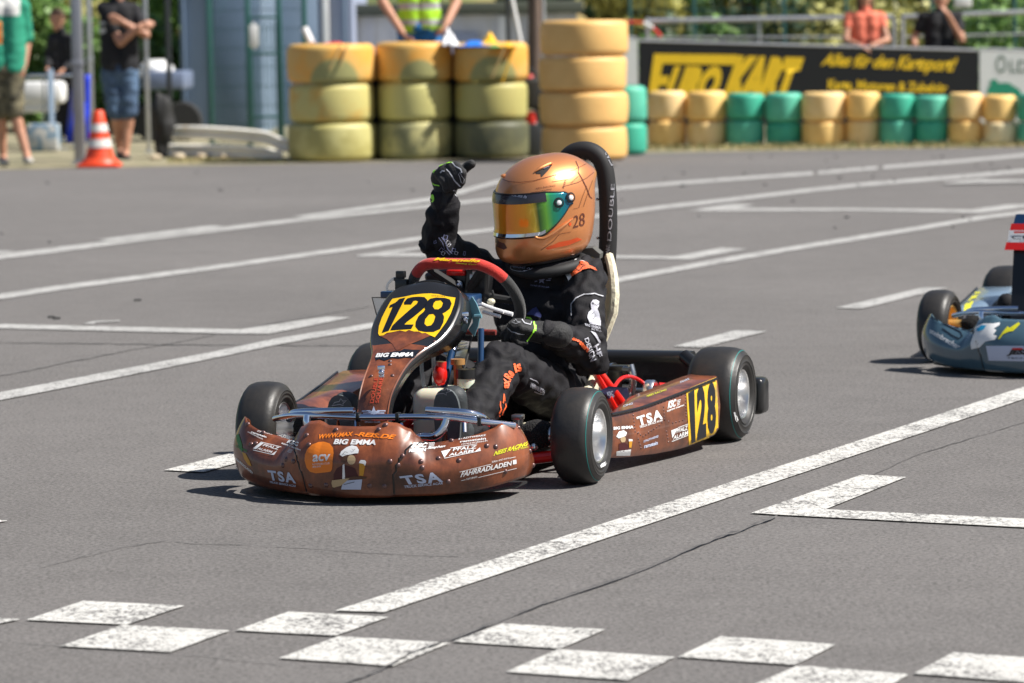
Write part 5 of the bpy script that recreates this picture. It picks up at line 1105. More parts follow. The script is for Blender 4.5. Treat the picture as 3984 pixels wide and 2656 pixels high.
# ---------------------------------------------------------------- stickers of the main kart
bn=bvh(nose); bp_=bvh(pan); bl=bvh(podL)
def Q(*a): return list(zip(a[::2],a[1::2]))
def tx(s,q,zfn,m,bold=.03,shear=0,off=.0015): return (T_(s,bold*.8,shear,1.22 if s=='TSA' else 1.0),q,zfn,m,off)
def px(pts,zfn,m,off=.0012): return (poly2(pts),None,zfn,m,off)
it=[px([(1160,720),(1165,640),(1200,560),(1270,490),(1370,452),(1450,450),(1530,475),(1580,540),(1588,620),(1575,720),(1567,850),(1545,885),(1500,895),(1330,912),(1240,890),(1190,830)],z5,M_oru),
 tx('acv',Q(1285,640,1545,630,1530,725,1280,745),z5,M_wh,.03,0,.0022),tx('AUTOMOBIL-CLUB',Q(1278,767,1530,750,1528,776,1276,793),z5,M_wh,0,0,.0022),tx('VERKEHR',Q(1276,805,1405,795,1402,819,1274,831),z5,M_wh,0,0,.0022),
 px([(1678,640),(1700,590),(1780,530),(1860,502),(1930,520),(1960,570),(1950,620),(1900,622),(1820,640),(1715,668)],z5,M_wh), 
 px(ell(1850,715,62,72,16),z5,M_tan,.0010),px([(1735,660),(1800,640),(1790,720),(1750,760),(1700,745)],z5,M_tray,.0014),px([(1590,1010),(1585,930),(1635,840),(1722,790),(1800,800),(1900,840),(1950,960),(1780,985)],z5,M_mar,.0011),px([(1718,1000),(1722,790),(1748,775),(1760,1000)],z5,M_wh,.0018),px([(1560,1050),(1570,1012),(1680,1000),(1790,985),(1825,985),(1760,1040),(1700,1090),(1600,1118),(1575,1110)],z5,M_tan,.0026),(line2d([(1720,640),(1760,600),(1800,615)],5),None,z5,M_bk,.003),(line2d([(1860,560),(1880,580),(1910,560)],5),None,z5,M_bk,.003),(line2d([(1740,1075),(1840,1050),(1900,1035)],7),None,z5,M_bk,.003),
 px([(1965,755),(2055,785),(2025,950),(1968,945)],z5,M_amb,.0018),px([(1970,740),(1990,718),(2050,722),(2070,745),(2062,790),(2045,800),(2035,775),(1965,762)],z5,M_wh,.0024),
 px([(1700,1148),(1720,1060),(1790,1015),(2010,1000),(1990,1150)],z5,M_whd,.0015),px([(1745,975),(1900,955),(2085,963),(2060,992),(1800,1002)],z5,M_tray,.0022),
 tx('WWW.MAX',Q(694,1082,903,1066,901,1091,691,1110),z1,M_oru,.04,.3),tx('-REIS.DE',Q(912,1066,1164,1085,1156,1113,908,1091),z1,M_oru,.04,.3),tx('BIG EMMA',Q(786,1110,1043,1115,1038,1147,780,1142),z1,M_wh,.05,.15),
 tx('KSC',Q(585,1200,752,1205,742,1258,562,1258),z6,M_wh,.06,.2),tx('REIFEN',Q(548,1272,737,1264,733,1299,543,1309),z6,M_wh,.06,.1),tx('Stephan',Q(752,1250,955,1228,942,1262,745,1286),z6,M_wh,.03,.3),
 tx('PFALZ',Q(1035,1264,1300,1232,1295,1268,1030,1300),z6,M_wh,.03,.1),tx('ALARM',Q(992,1326,1266,1276,1262,1306,985,1355),z6,M_wh,.03,.1),px([(903,1300),(1012,1273),(937,1372)],z6,M_wh),px([(1275,1303),(1333,1256),(1340,1290)],z6,M_wh),
 (line2d([(1005,1266),(1302,1218)],6),None,z6,M_wh),(line2d([(938,1378),(1340,1292)],6),None,z6,M_wh),
 tx('STADTWERKE',Q(1095,1154,1400,1110,1396,1130,1095,1172),z6,M_wh,.03,.1),tx('ramstein',Q(1115,1184,1400,1144,1398,1168,1112,1206),z6,M_wh,.04),tx('miesenbach',Q(1130,1212,1415,1167,1412,1190,1128,1232),z6,M_wh,0),
 tx('NEES RACING',Q(1492,1300,1868,1187,1858,1235,1480,1350),z6,M_yt,.05,.3),tx('Kart Team',Q(1692,1278,1864,1238,1860,1256,1690,1298),z6,M_yt,.02,.2),
 tx('FAHRRADLADEN',Q(1560,1308,1866,1241,1868,1268,1553,1342),z1,M_wh,.035,.2),px([(1872,1238),(1894,1234),(1895,1260),(1873,1264)],z1,M_wh),tx('bikes and more',Q(1747,1241,1852,1216,1850,1229,1745,1255),z1,M_wh,0),tx('ramstein',Q(1590,1345,1656,1330,1655,1344,1588,1360),z1,M_wh,0),
 (line2d([(1548,1310),(1740,1262)],3),None,z1,M_wh),(line2d([(1852,1226),(1888,1218)],3),None,z1,M_wh),(line2d([(1662,1343),(1895,1287)],3),None,z1,M_wh),(line2d([(1558,1362),(1585,1356)],3),None,z1,M_wh),
 tx('TSA',Q(1180,1336,1425,1308,1450,1370,1212,1388),z1,M_whd,.05),tx('TRUCK SERVICE ACAR',Q(1210,1392,1448,1370,1448,1384,1212,1408),z1,M_whd,.03),
 tx('TSA',Q(612,862,1000,905,1038,1062,645,1010),z5,M_whd,.05),tx('TRUCK SERVICE ACAR',Q(645,1022,1040,1085,1034,1115,643,1050),z5,M_whd,.03),
 tx('PFALZ',Q(562,482,795,535,772,572,540,515),z5,M_wh,.03,.1),tx('ALARM',Q(482,532,692,588,675,620,458,560),z5,M_wh,.03,.1),px([(513,455),(562,470),(440,560),(400,548)],z5,M_wh),px([(672,632),(755,580),(712,645)],z5,M_wh),(line2d([(513,455),(820,530)],8),None,z5,M_wh),(line2d([(400,572),(705,645)],8),None,z5,M_wh),
 tx('KSC',Q(925,420,1080,455,1065,518,893,470),z5,M_wh,.06,.1),tx('REIFEN Stephan',Q(825,464,1108,560,1100,585,816,488),z5,M_wh,.04,.1),
 tx('STADTWERKE',Q(470,282,690,325,682,348,458,306),z5,M_wh,.03),tx('ramstein',Q(378,292,602,372,592,396,370,318),z5,M_wh,.04),tx('miesenbach',Q(330,290,550,402,540,425,322,312),z5,M_wh,0),
 tx('FAHRRADLADEN',Q(158,682,398,888,392,922,150,716),z5,M_wh,.03,.1),tx('RACING',Q(150,490,318,572,312,608,145,522),z5,M_gn,.03,.2),px([(150,350),(190,330),(235,480),(250,600),(205,560),(160,430)],z5,M_gn),px([(240,600),(290,620),(350,730),(380,810),(330,790),(270,700)],z5,M_amb)]
for k in range(5): it.append((line2d([(762+4*k-k*3,1210+k*12),(832-k*3,1205+k*12)],4),None,z6,M_wh)); it.append((line2d([(930-k*8,558+k*13),(990-k*8,575+k*13)],4),None,z5,M_wh)) if k<4 else None
add_decals(bn,it,nose,'sponsor_lettering')
rivets(bn,[(255,1018),(795,1052),(1055,1050),(832,1010),(1098,1022),(1315,1097),(1200,1210),(1175,1270),(1315,1245),(1322,1283),(1420,1225),(1545,1238),(1715,1150),(1770,1155),(1910,1038),(1980,1182),(2000,1270),(1830,1308),(1480,1370),(628,1143),(1125,1245),(640,1395),(735,1390),(1000,1395),(1090,1398),(275,1140),(305,1135),(490,1232),(535,1245),(470,1270),(1350,1120),(1500,1117),(1345,1090),(615,1085),(520,1105),(350,1070)],z1,.0056,nose)
it=[px([(400,668),(480,655),(560,640),(640,622),(760,607),(860,603),(960,612),(1060,640),(1168,655),(1150,740),(1110,850),(1050,960),(970,1070),(915,1138),(860,1115),(800,1085),(760,1090),(720,1068),(660,1068),(600,1048),(560,1070),(490,1055),(400,1075),(330,1085),(290,1115),(240,1120),(225,1090),(235,1000),(270,900),(320,800),(370,710)],z7,M_yl,.0014),
 px([(240,1122),(290,1117),(330,1088),(490,1057),(600,1050),(720,1070),(800,1087),(862,1117),(740,1172),(600,1225),(480,1290),(445,1298),(400,1220),(330,1160)],z7,M_lea,.0010),
 px([(372,748),(440,715),(485,672),(560,655),(355,1062),(270,1088),(405,768),(362,782)],z7,M_bk,.0022),
 px([(545,740),(545,710),(580,668),(640,650),(720,645),(790,650),(825,685),(825,720),(800,770),(745,820),(660,890),(580,950),(545,985),(660,985),(630,1040),(375,1056),(400,1000),(470,930),(560,850),(640,780),(700,730),(715,700),(690,690),(660,695),(630,740)],z7,M_bk,.0022),
 (poly2([(860,670),(930,655),(1040,660),(1100,680),(1122,730),(1100,790),(1050,830),(1010,850),(1030,890),(1020,960),(980,1040),(900,1075),(800,1075),(720,1060),(680,1010),(685,950),(720,880),(780,830),(800,800),(785,760),(810,710)],[(930,695),(990,688),(1018,720),(1000,770),(960,800),(915,798),(892,765),(905,720)],[(850,860),(900,855),(925,885),(905,950),(870,995),(820,1005),(790,975),(800,920)]),None,z7,M_bk,.0022),
 tx('DESIGN',Q(880,625,1040,632,1040,645,880,640),z7,M_tray,0,0,.002),
 px([(195,1345),(240,1325),(330,1330),(420,1310),(500,1302),(540,1280),(640,1290),(740,1290),(700,1340),(660,1390),(560,1385),(470,1400),(400,1390),(300,1425),(240,1400),(195,1420)],z7,M_bk,.0012),tx('BIG EMMA',Q(200,1335,668,1322,645,1372,192,1385),z7,M_wh,.05,.2,.002),
 tx('DOUBLE',Q(112,762,165,482,205,482,155,765),z6,M_rdt,.02),tx('SQUARE',Q(172,760,222,482,272,480,215,765),z6,M_rdt,.02),
 (star2d(157,875,76),None,z6,M_whd,.002),tx('TOWER OF POWER',Q(30,936,272,936,272,955,30,955),z6,M_whd,.03),tx('SPORT CLUB',Q(58,962,228,962,228,981,58,981),z6,M_whd,.03)]
for k in range(3):
    it.append((line2d([(25+14*k,853+24*k),(120,853+24*k-4)],13),None,z6,M_whd)); it.append((line2d([(195,853+24*k-4),(286-14*k,850+24*k)],13),None,z6,M_whd))
add_decals(bp_,it,pan,'number_and_lettering')
rivets(bp_,[(1125,635),(1125,655),(1010,725),(1140,722),(1395,515)],z1,.0045,pan)
it=[px([(1398,662),(1500,618),(1640,562),(1655,700),(1658,1005),(1640,1028),(1420,1110),(1412,900)],z4,M_yd,.0012),
 tx('1',Q(1412,690,1462,662,1472,1082,1440,1094),z4,M_bk,.06,0,.002),tx('2',Q(1482,642,1552,608,1560,1040,1486,1072),z4,M_bk,.07,0,.002),tx('8',Q(1566,608,1634,590,1640,1002,1570,1032),z4,M_bk,.07,0,.002),
 tx('TSA',Q(990,882,1196,815,1206,895,1012,958),z4,M_wh,.05),tx('TRUCK SERVICE ACAR',Q(1016,955,1206,898,1206,914,1018,974),z4,M_wh,.02),tx('BIG EMMA',Q(806,962,968,950,968,975,806,986),z4,M_wh,.05),
 tx('KSC',Q(1250,755,1316,735,1312,795,1246,815),z4,M_wh,.06,.2),tx('REIFEN Stephan',Q(1242,828,1380,775,1380,792,1240,846),z4,M_wh,.04),
 tx('STADTWERKE',Q(1050,1072,1170,1027,1170,1045,1050,1090),z4,M_whd,.03),tx('ramstein',Q(1055,1106,1165,1075,1165,1105,1055,1136),z4,M_whd,.04),
 tx('PFALZ',Q(1322,978,1410,948,1408,985,1318,1012),z4,M_wh,.03),tx('ALARM',Q(1296,1034,1412,990,1410,1025,1290,1066),z4,M_wh,.03),px([(1275,990),(1330,970),(1285,1055)],z4,M_wh),(line2d([(1330,968),(1412,938)],5),None,z4,M_wh),(line2d([(1280,1080),(1412,1030)],5),None,z4,M_wh),
 px([(828,1040),(850,1000),(890,990),(916,1008),(906,1035),(850,1055)],z4,M_wh),px(ell(885,1062,22,28,12),z4,M_tan,.0009),px([(850,1170),(850,1100),(890,1085),(930,1110),(930,1150)],z4,M_mar,.0010),px([(932,1075),(960,1078),(952,1130),(934,1130)],z4,M_amb),px([(930,1060),(962,1062),(960,1080),(930,1078)],z4,M_wh),px([(830,1160),(950,1145),(942,1195),(830,1195)],z4,M_wh),
 tx('NEES RACING',Q(1080,708,1240,655,1240,668,1080,724),z4,M_yt,.03),tx('FAHRRADLADEN',Q(1352,595,1530,524,1532,538,1352,612),z4,M_whd,.02),tx('REIS RACING',Q(782,825,965,765,965,782,785,838),z4,M_whd,.02)]
for k in range(4): it.append((line2d([(1322,748+k*13),(1352-k*3,740+k*13)],5),None,z4,M_wh))
add_decals(bl,it,podL,'sponsor_lettering')
rv=along([(850,858),(1020,822),(1200,762),(1390,692)],26)+along([(965,840),(985,1000),(1050,1040),(1180,950),(1225,905),(1212,775)],24)+along([(1225,905),(1290,930),(1400,900)],26)+along([(1392,700),(1402,900)],24)+along([(1010,1010),(1010,1060),(1040,1160)],26)+along([(1240,1000),(1260,1110)],26)
rivets(bl,rv,z4,.0026,podL)
it=[tx('Maranello',Q(915,166,1475,188,1460,222,898,200),z7,M_yl,.05,.3),tx('Racing Kart',Q(1175,222,1422,240,1418,256,1170,240),z7,M_yt,.02,.2)]
add_decals(bvh(swo),it,swo,'rim_lettering')
it=[tx('KSC',Q(750,675,800,665,805,702,760,708),z4,M_whd,.05),tx('REIFEN',Q(775,708,830,700,835,720,780,730),z4,M_whd,.02)]
M_hl=mat('grey_hoop_print',(.30,.30,.33),.6,col2=(.04,.04,.04),vs=60,thr=(.35,.5)); sp_=[o for o in K1.children if o.name.startswith('side_panel')][0]; add_decals(bvh(sp_),it,sp_,'panel_lettering')
it=[tx('DOUBLE',Q(1818,975,1852,480,1884,480,1852,980),z3,M_hl,.01),tx('SQUARE',Q(1795,1170,1812,1010,1850,1010,1832,1170),z3,M_hl,.01),tx('STAR',Q(1855,330,1790,205,1832,180,1893,290),z3,M_hl,.01)]
add_decals(bvh(hoop),it,hoop,'hoop_lettering')

for w_ in [o for o in K1.children if o.name.startswith('wheel')]:
    ty=[c for c in w_.children if c.name.startswith('tyre')][0]; y_=sum(v.co.y for v in ty.data.vertices)/len(ty.data.vertices); x_=sum(v.co.x for v in ty.data.vertices)/len(ty.data.vertices)
    if y_>0:
        it=[px([(700,1278),(712,1262),(745,1245),(752,1256),(738,1278),(706,1296)],z4,M_wh,.001)] if x_>-.5 else [px([(1785,845),(1797,840),(1822,905),(1812,922),(1800,905)],z4,M_wh,.001)]
        add_decals(bvh(ty),it,ty,'maker_mark')
# ================================================================ THE DRIVER
M_suit=mat('black_race_suit',(.010,.0095,.012),.75,var=.4,vs=14,bump=.25,bs=260,spec=.3)
M_glv=mat('black_glove',(.009,.009,.010),.72,bump=.3,bs=200,sheen=.1); M_shoe=mat('black_grey_shoe',(.03,.035,.038),.6,var=.2,vs=30,bump=.2,bs=200); M_lime=mat('lime_piping',(.35,.85,.04),.5); M_grp=mat('grey_piping',(.45,.46,.50),.45)
M_orn=mat('embroidery_orange',(.85,.13,.03),.6,bump=.3,bs=300); M_emb=mat('embroidery_grey',(.50,.50,.56),.6,bump=.3,bs=300); M_lvd=mat('embroidery_lavender',(.22,.24,.42),.6); M_belt=mat('blue_patch',(.03,.04,.16),.7)
D1=empty('person',KM.copy(),'kart driver in a black race suit and copper helmet raising one gloved hand','person')
J=dict(
 pel=V((-.72,.11,.165)),che=V((-.735,.11,.40)),nek=V((-.715,.115,.535)),
 shL=KP(z8(580,215),x=-.72),elL=KP(z8(600,930),x=-.56),wrL=KP(z8(190,770),x=-.37),
 shR=V((-.70,-.055,.495)),elR=KP(z3(335,1010),x=-.60),wrR=KP(z3(400,640),x=-.56),
 hiL=V((-.66,.185,.155)),knL=KP(z6(1560,330),y=.165),anL=V((.11,.165,.145)),
 hiR=V((-.66,.035,.155)),knR=V((-.22,-.10,.27)),anR=V((.11,-.14,.135)))
b=MB(); k=1
b.cap(J['pel']+V((0,.05,0)),J['pel']-V((0,.05,0)),.095,.095); b.cap(J['pel']+V((.02,.0,.04)),J['che']+V((.02,0,-.04)),.105,.105)
b.cap(J['che']+V((.015,.062,0)),J['che']+V((.015,-.062,0)),.100,.100); b.cap(J['che'],J['nek']-V((0,0,.04)),.10,.07); b.cap(J['shL'].lerp(J['nek'],.2)-V((0,0,.01)),J['shR'].lerp(J['nek'],.2)-V((0,0,.01)),.062,.062)
b.cap(J['nek']-V((0,0,.05)),J['nek']+V((0,0,.03)),.06,.055)
for s_ in 'LR':
    sh,el,wr=J['sh'+s_],J['el'+s_],J['wr'+s_]
    b.cap(sh,sh.lerp(el,.5),.068,.060); b.cap(sh.lerp(el,.5),el,.060,.053); b.cap(el,el.lerp(wr,.35),.053,.052); b.cap(el.lerp(wr,.35),wr,.051,.036 if s_=='L' else .044)
    h,kn,an=J['hi'+s_],J['kn'+s_],J['an'+s_]
    b.cap(h,kn,.082,.062); b.cap(kn,kn.lerp(an,.35)-V((0,0,.012)),.063,.064); b.cap(kn.lerp(an,.35)-V((0,0,.012)),an,.064,.052)
# cuffs and waist roll
b.cap(J['elL']+V((.0,.01,-.03)),J['elL']+V((-.01,.0,.04)),.054,.05)
limbs=[(J['sh'+s],J['el'+s]) for s in 'LR']+[(J['el'+s],J['wr'+s]) for s in 'LR']+[(J['kn'+s],J['an'+s]) for s in 'LR']+[(J['hi'+s],J['kn'+s]) for s in 'LR']
def folds(p,n_):
    best=None
    for i,(a,c) in enumerate(limbs):
        d=c-a; t=max(0,min(1,(p-a).dot(d)/d.length_squared)); q_=(p-(a+d*t)).length
        if best is None or q_<best[0]: best=(q_,i,t,d.length,(p-a-d*t))
    q_,i,t,L_,rad=best; s=t*L_
    f=0
    if q_<.10:
        wgt=min(1,abs(t-.5)*2.1+.25)
        ang=math.atan2(rad.y,rad.z+rad.x*.5)
        ph=s*95+2.6*noise.noise(V((ang*1.1,s*9,i*3)))*2.2+ang*1.3
        f+=math.sin(ph)*.0040*wgt
        f+=noise.noise(V((s*28,ang*2.2,i*7.)))*.0085
    f+=noise.noise(p*13)*.004+noise.noise(p*34)*.0028+abs(noise.noise(p*22+V((3,1,4))))*-.005
    return f
suit=blob('body',b,[M_suit],D1,vox=.0065,smooth=3,disp=folds)
# gloves
g=MB(); wr=J['wrR']
K3=lambda x,y,d: KP(z3(x,y),x=-.555+d)
g.cap(K3(405,455,-.012),K3(455,400,-.012),.036,.036); g.cap(K3(370,430,-.01),K3(400,520,-.008),.030,.030); g.cap(K3(430,400,0),K3(440,500,0),.034,.028)
for (a,b_,c_,ra) in (((500,318),(562,385),(552,462),.0125),((448,322),(520,415),(528,492),.0130),((392,350),(462,440),(478,512),.0128),((340,392),(402,462),(425,525),.0118)):
    g.cap(K3(*a,.012),K3(*b_,.034),ra,ra,10); g.cap(K3(*b_,.034),K3(*c_,.030),ra,ra*.95,10); g.cap(K3(*c_,.030),K3(c_[0]-25,c_[1]-10,.004),ra*.95,ra*.9,10)
g.cap(K3(500,400,-.015),K3(562,362,-.012),.016,.0155,10); g.cap(K3(562,362,-.012),K3(600,330,-.010),.0150,.0145,10); g.cap(K3(600,330,-.010),K3(636,306,-.008),.0145,.0135,10)
g.cap(K3(400,640,-.004),K3(398,520,-.004),.040,.030)
gR=blob('glove',g,[M_glv],D1,vox=.0036,smooth=2,disp=lambda p,n_:noise.noise(p*70)*.0012)
g=MB(); wl=J['wrL']; hd_=(KP(z2(1170,740),x=-.32)-wl)
hand(g,wl+hd_.normalized()*.0,hd_+V((0,0,.01)),V((-.25,.15,-1)),-1,.98,curl=(.9,1.0,1.1,1.2),thumb=.35,tcurl=.3,rad=1.15)
g.cap(wl-hd_.normalized()*.04,wl+hd_.normalized()*.02,.038,.032)
g.cap(wl+hd_.normalized()*.04,wl+hd_.normalized()*.08,.030,.032)
gL=blob('glove',g,[M_glv],D1,vox=.0036,smooth=2,disp=lambda p,n_:noise.noise(p*70)*.0012)
# shoes: sole turned to the pedals
for s_,y,dz in ((1,.160,.0),(-1,-.143,-.022)):
    q=MB(); heel=V((.185,y,.125+dz)); toe=V((.205,y+.006,.245+dz)); 
    q.cap(V((.12,y,.14+dz)),V((.165,y,.15+dz)),.046,.042); q.cap(heel,toe,.036,.034); q.cap(heel+V((-.02,0,.02)),toe+V((-.03,0,-.02)),.036,.030); q.cap(heel+V((0,.008,.03)),toe+V((0,.008,.0)),.034,.033)
    sh_=blob('shoe',q,[M_shoe],D1,vox=.005,smooth=3)
    # sole plate
    out=[]; 
    for i in range(28):
        a=2*PI*i/28; zz=.185+dz+.088*math.sin(a); wv=.040*(1+.10*math.sin(a))*(1-.12*math.cos(2*a)); out.append(V((.226+.006*math.sin(a*.5)**2+ (zz-.18)*.10,y+.004+wv*math.cos(a),zz)))
    q=MB(); q.prism(out,(.011,0,0)); q.build('sole',mat('grey_sole',(.075,.085,.09),.7,var=.15,vs=30),sh_)
# neck brace and collar
q=MB(); cN=V((-.705,.118,.540)); ring=[cN+V((.099*math.cos(a),.105*math.sin(a),.004-.018*math.cos(a)+.010*abs(math.sin(a)))) for a in [2*PI*i/24 for i in range(24)]]
q.tube([p-V((0,0,.012)) for p in ring],.016,12,closed=True); nb=q.build('neck_brace',M_blkm,D1)
q=MB(); wing=[KP(z3(*p),x=-.80) for p in ((1470,1060),(1600,1030),(1720,1020),(1785,1075),(1780,1120),(1700,1095),(1560,1110))]; q.prism(wing,(.03,0,-.004)); q.build('brace_wing',mat('grey_brace',(.10,.10,.09),.45),nb)
q=MB(); ring=[V((-.705,.117,.535))+V((.072*math.cos(a),.078*math.sin(a),-.012*math.cos(a))) for a in [2*PI*i/24 for i in range(24)]]; q.tube(ring,.022,12,closed=True); q.build('collar',M_suit,D1)
# helmet -----------------------------------------------------------------
HC=KP(z3(1275,668),x=-.70); yaw=-.655; tilt=.15
HM=Matrix.Translation(HC)@Matrix.Rotation(yaw,4,'Z')@Matrix.Rotation(tilt,4,'Y')@Matrix.Rotation(-.03,4,'X')
lv=[(-.146,.118,.060,.070),(-.142,.140,.082,.090),(-.128,.158,.104,.106),(-.100,.164,.122,.116),(-.070,.158,.132,.121),(-.040,.149,.140,.124),(0,.146,.147,.1265),(.035,.142,.150,.1265),(.065,.131,.149,.121),(.092,.113,.143,.108),(.114,.088,.127,.088),(.131,.058,.100,.062),(.141,.028,.068,.034),(.1445,.003,.036,.008)]
zs=[l[0] for l in lv]
def hsec(z):
    z=max(zs[0],min(zs[-1],z)); i=max(k for k in range(len(zs)-1) if zs[k]<=z); a,b_=lv[i],lv[i+1]; t=(z-a[0])/(b_[0]-a[0])
    p=lv[max(0,i-1)]; n_=lv[min(len(lv)-1,i+2)]
    def cm(j):
        h=b_[0]-a[0]; m0=(b_[j]-p[j])/max(1e-6,(b_[0]-p[0]))*h; m1=(n_[j]-a[j])/max(1e-6,(n_[0]-a[0]))*h
        t2,t3=t*t,t**3; return (2*t3-3*t2+1)*a[j]+(t3-2*t2+t)*m0+(-2*t3+3*t2)*b_[j]+(t3-t2)*m1
    return cm(1),cm(2),cm(3)
def hpt(ang,z,off=0):
    f,bk,w_=hsec(z); c,s=math.cos(ang),math.sin(ang); L_=f if c>0 else bk
    e=2.25; r=1/((abs(c)/max(L_,1e-4))**e+(abs(s)/max(w_,1e-4))**e)**(1/e)
    p=V((r*c,r*s,z))
    # rear ridge and chin bar shoulder
    back=max(0,-c); p+=V((-1,0,0))*.026*back**6*math.exp(-((z-.070)/.026)**2)
    p+=V((c,s,0))*.004*max(0,1-abs(abs(ang)-1.75)/.5)*math.exp(-((z+.075)/.03)**2)
    if off: p+=V((c/ L_*.14,s/w_*.13,max(0,(z-.04))*3)).normalized()*off
    return p
q=MB(); NA=96; Z_=[]; 
for i in range(len(zs)-1):
    for k_ in range(5): Z_.append(zs[i]+(zs[i+1]-zs[i])*k_/5)
Z_.append(zs[-1])
rings=[[HM@hpt(2*PI*j/NA,z) for j in range(NA)] for z in Z_]
rings=[[HM@(hpt(2*PI*j/NA,zs[0])*.82+V((0,0,.012))) for j in range(NA)]]+rings
q.loft(rings,True,False); 
q.add(rings[-1],[tuple(range(NA))])
def copper():
    m=mat('copper_metallic_paint',(.80,.31,.11),.36,metal=.62,var=.05,vs=3,coat=.8); b=m.node_tree.nodes['Principled BSDF']; b.inputs['Coat Roughness'].default_value=.07
    return m
M_cop=copper(); hel=q.build('helmet',M_cop,D1,sharp=60)
q=MB(); rim_=[HM@(hpt(2*PI*j/64,zs[0]+.002)+V((0,0,-.002))) for j in range(64)]; q.tube(rim_,.006,8,closed=True); q.build('edge_trim',M_blkp,hel)
# visor: mirrored sheet following the shell, pivots at the sides
def vis_mat():
    m=bpy.data.materials.new('iridium_visor'); m.use_nodes=True; n=m.node_tree.nodes; L=m.node_tree.links; b=n['Principled BSDF']
    at_=n.new('ShaderNodeAttribute'); at_.attribute_name='band'; r=n.new('ShaderNodeValToRGB'); e=r.color_ramp.elements
    e[0].position=0; e[0].color=(.05,.45,.05,1); e[1].position=1; e[1].color=(.01,.10,.22,1)
    for p,c in ((.08,(.5,.7,.03)),(.18,(1,.50,.03)),(.36,(1,.28,.02)),(.55,(1,.42,.02)),(.63,(.85,.58,.04)),(.67,(.05,.14,.03)),(.74,(.16,.46,.05)),(.80,(.02,.28,.12)),(.9,(.0,.20,.22))): x=e.new(p); x.color=(*c,1)
    L.new(at_.outputs['Fac'],r.inputs[0]); L.new(r.outputs[0],b.inputs['Base Color']); b.inputs['Metallic'].default_value=.25; b.inputs['Roughness'].default_value=.12; b.inputs['Coat Weight'].default_value=.5
    return m
M_vis=vis_mat()
def zv(ang): # lower and upper edge of the visor at an angle
    a=abs(ang); up_=.056 if a<1.0 else .056-.012*((a-1.0)/.62)
    lo=-.062 if a<.85 else -.062+.070*min(1,((a-.85)/.72))**1.35
    if a>1.45: t=(a-1.45)/.2; up_-=.018*t*t; lo+=.004*t
    return lo,up_
A=[-1.65+3.3*i/90 for i in range(91)]; q=MB(); vs=[]; band=[]
for a in A:
    lo,up_=zv(a)
    for j in range(13): vs.append(HM@hpt(a,lo+(up_-lo)*j/12,.0045)); band.append(a)
q.add(vs,[(i*13+j,(i+1)*13+j,(i+1)*13+j+1,i*13+j+1) for i in range(90) for j in range(12)])
vo=q.build('visor',M_vis,hel,sharp=60); md=vo.modifiers.new('s','SOLIDIFY'); md.thickness=.0025; md.offset=-1
at_=vo.data.attributes.new('band','FLOAT','POINT')
for i,v in enumerate(vo.data.vertices): at_.data[i].value=min(1,max(0,(band[i]+.62)/2.2))
# dark sun strip, lower chrome edge, gasket
def band_on(a0,a1,zf0,zf1,off,m,name,n=60,par=None):
    q=MB(); vs=[]
    for i in range(n+1):
        a=a0+(a1-a0)*i/n; lo,up_=zv(a); z0,z1_=zf0(lo,up_,a),zf1(lo,up_,a)
        for j in range(5): vs.append(HM@hpt(a,z0+(z1_-z0)*j/4,off))
    q.add(vs,[(i*5+j,(i+1)*5+j,(i+1)*5+j+1,i*5+j+1) for i in range(n) for j in range(4)]); return q.build(name,m,par or vo,sharp=60)
M_strip=mat('visor_strip_dark',(.035,.030,.045),.25,coat=.5)
st_=band_on(-1.25,1.05,lambda l,u,a:u-.024,lambda l,u,a:u+.0005,.0056,M_strip,'sun_strip')
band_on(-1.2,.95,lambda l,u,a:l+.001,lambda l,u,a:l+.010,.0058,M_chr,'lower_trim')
q=MB(); q.tube([HM@hpt(a,zv(a)[1]+.002,.002) for a in A]+[HM@hpt(a,zv(a)[0]-.002,.002) for a in A[::-1]],.0028,6,closed=True); q.build('gasket',M_blkp,hel)
hv=bvh(vo); hh=bvh(hel)
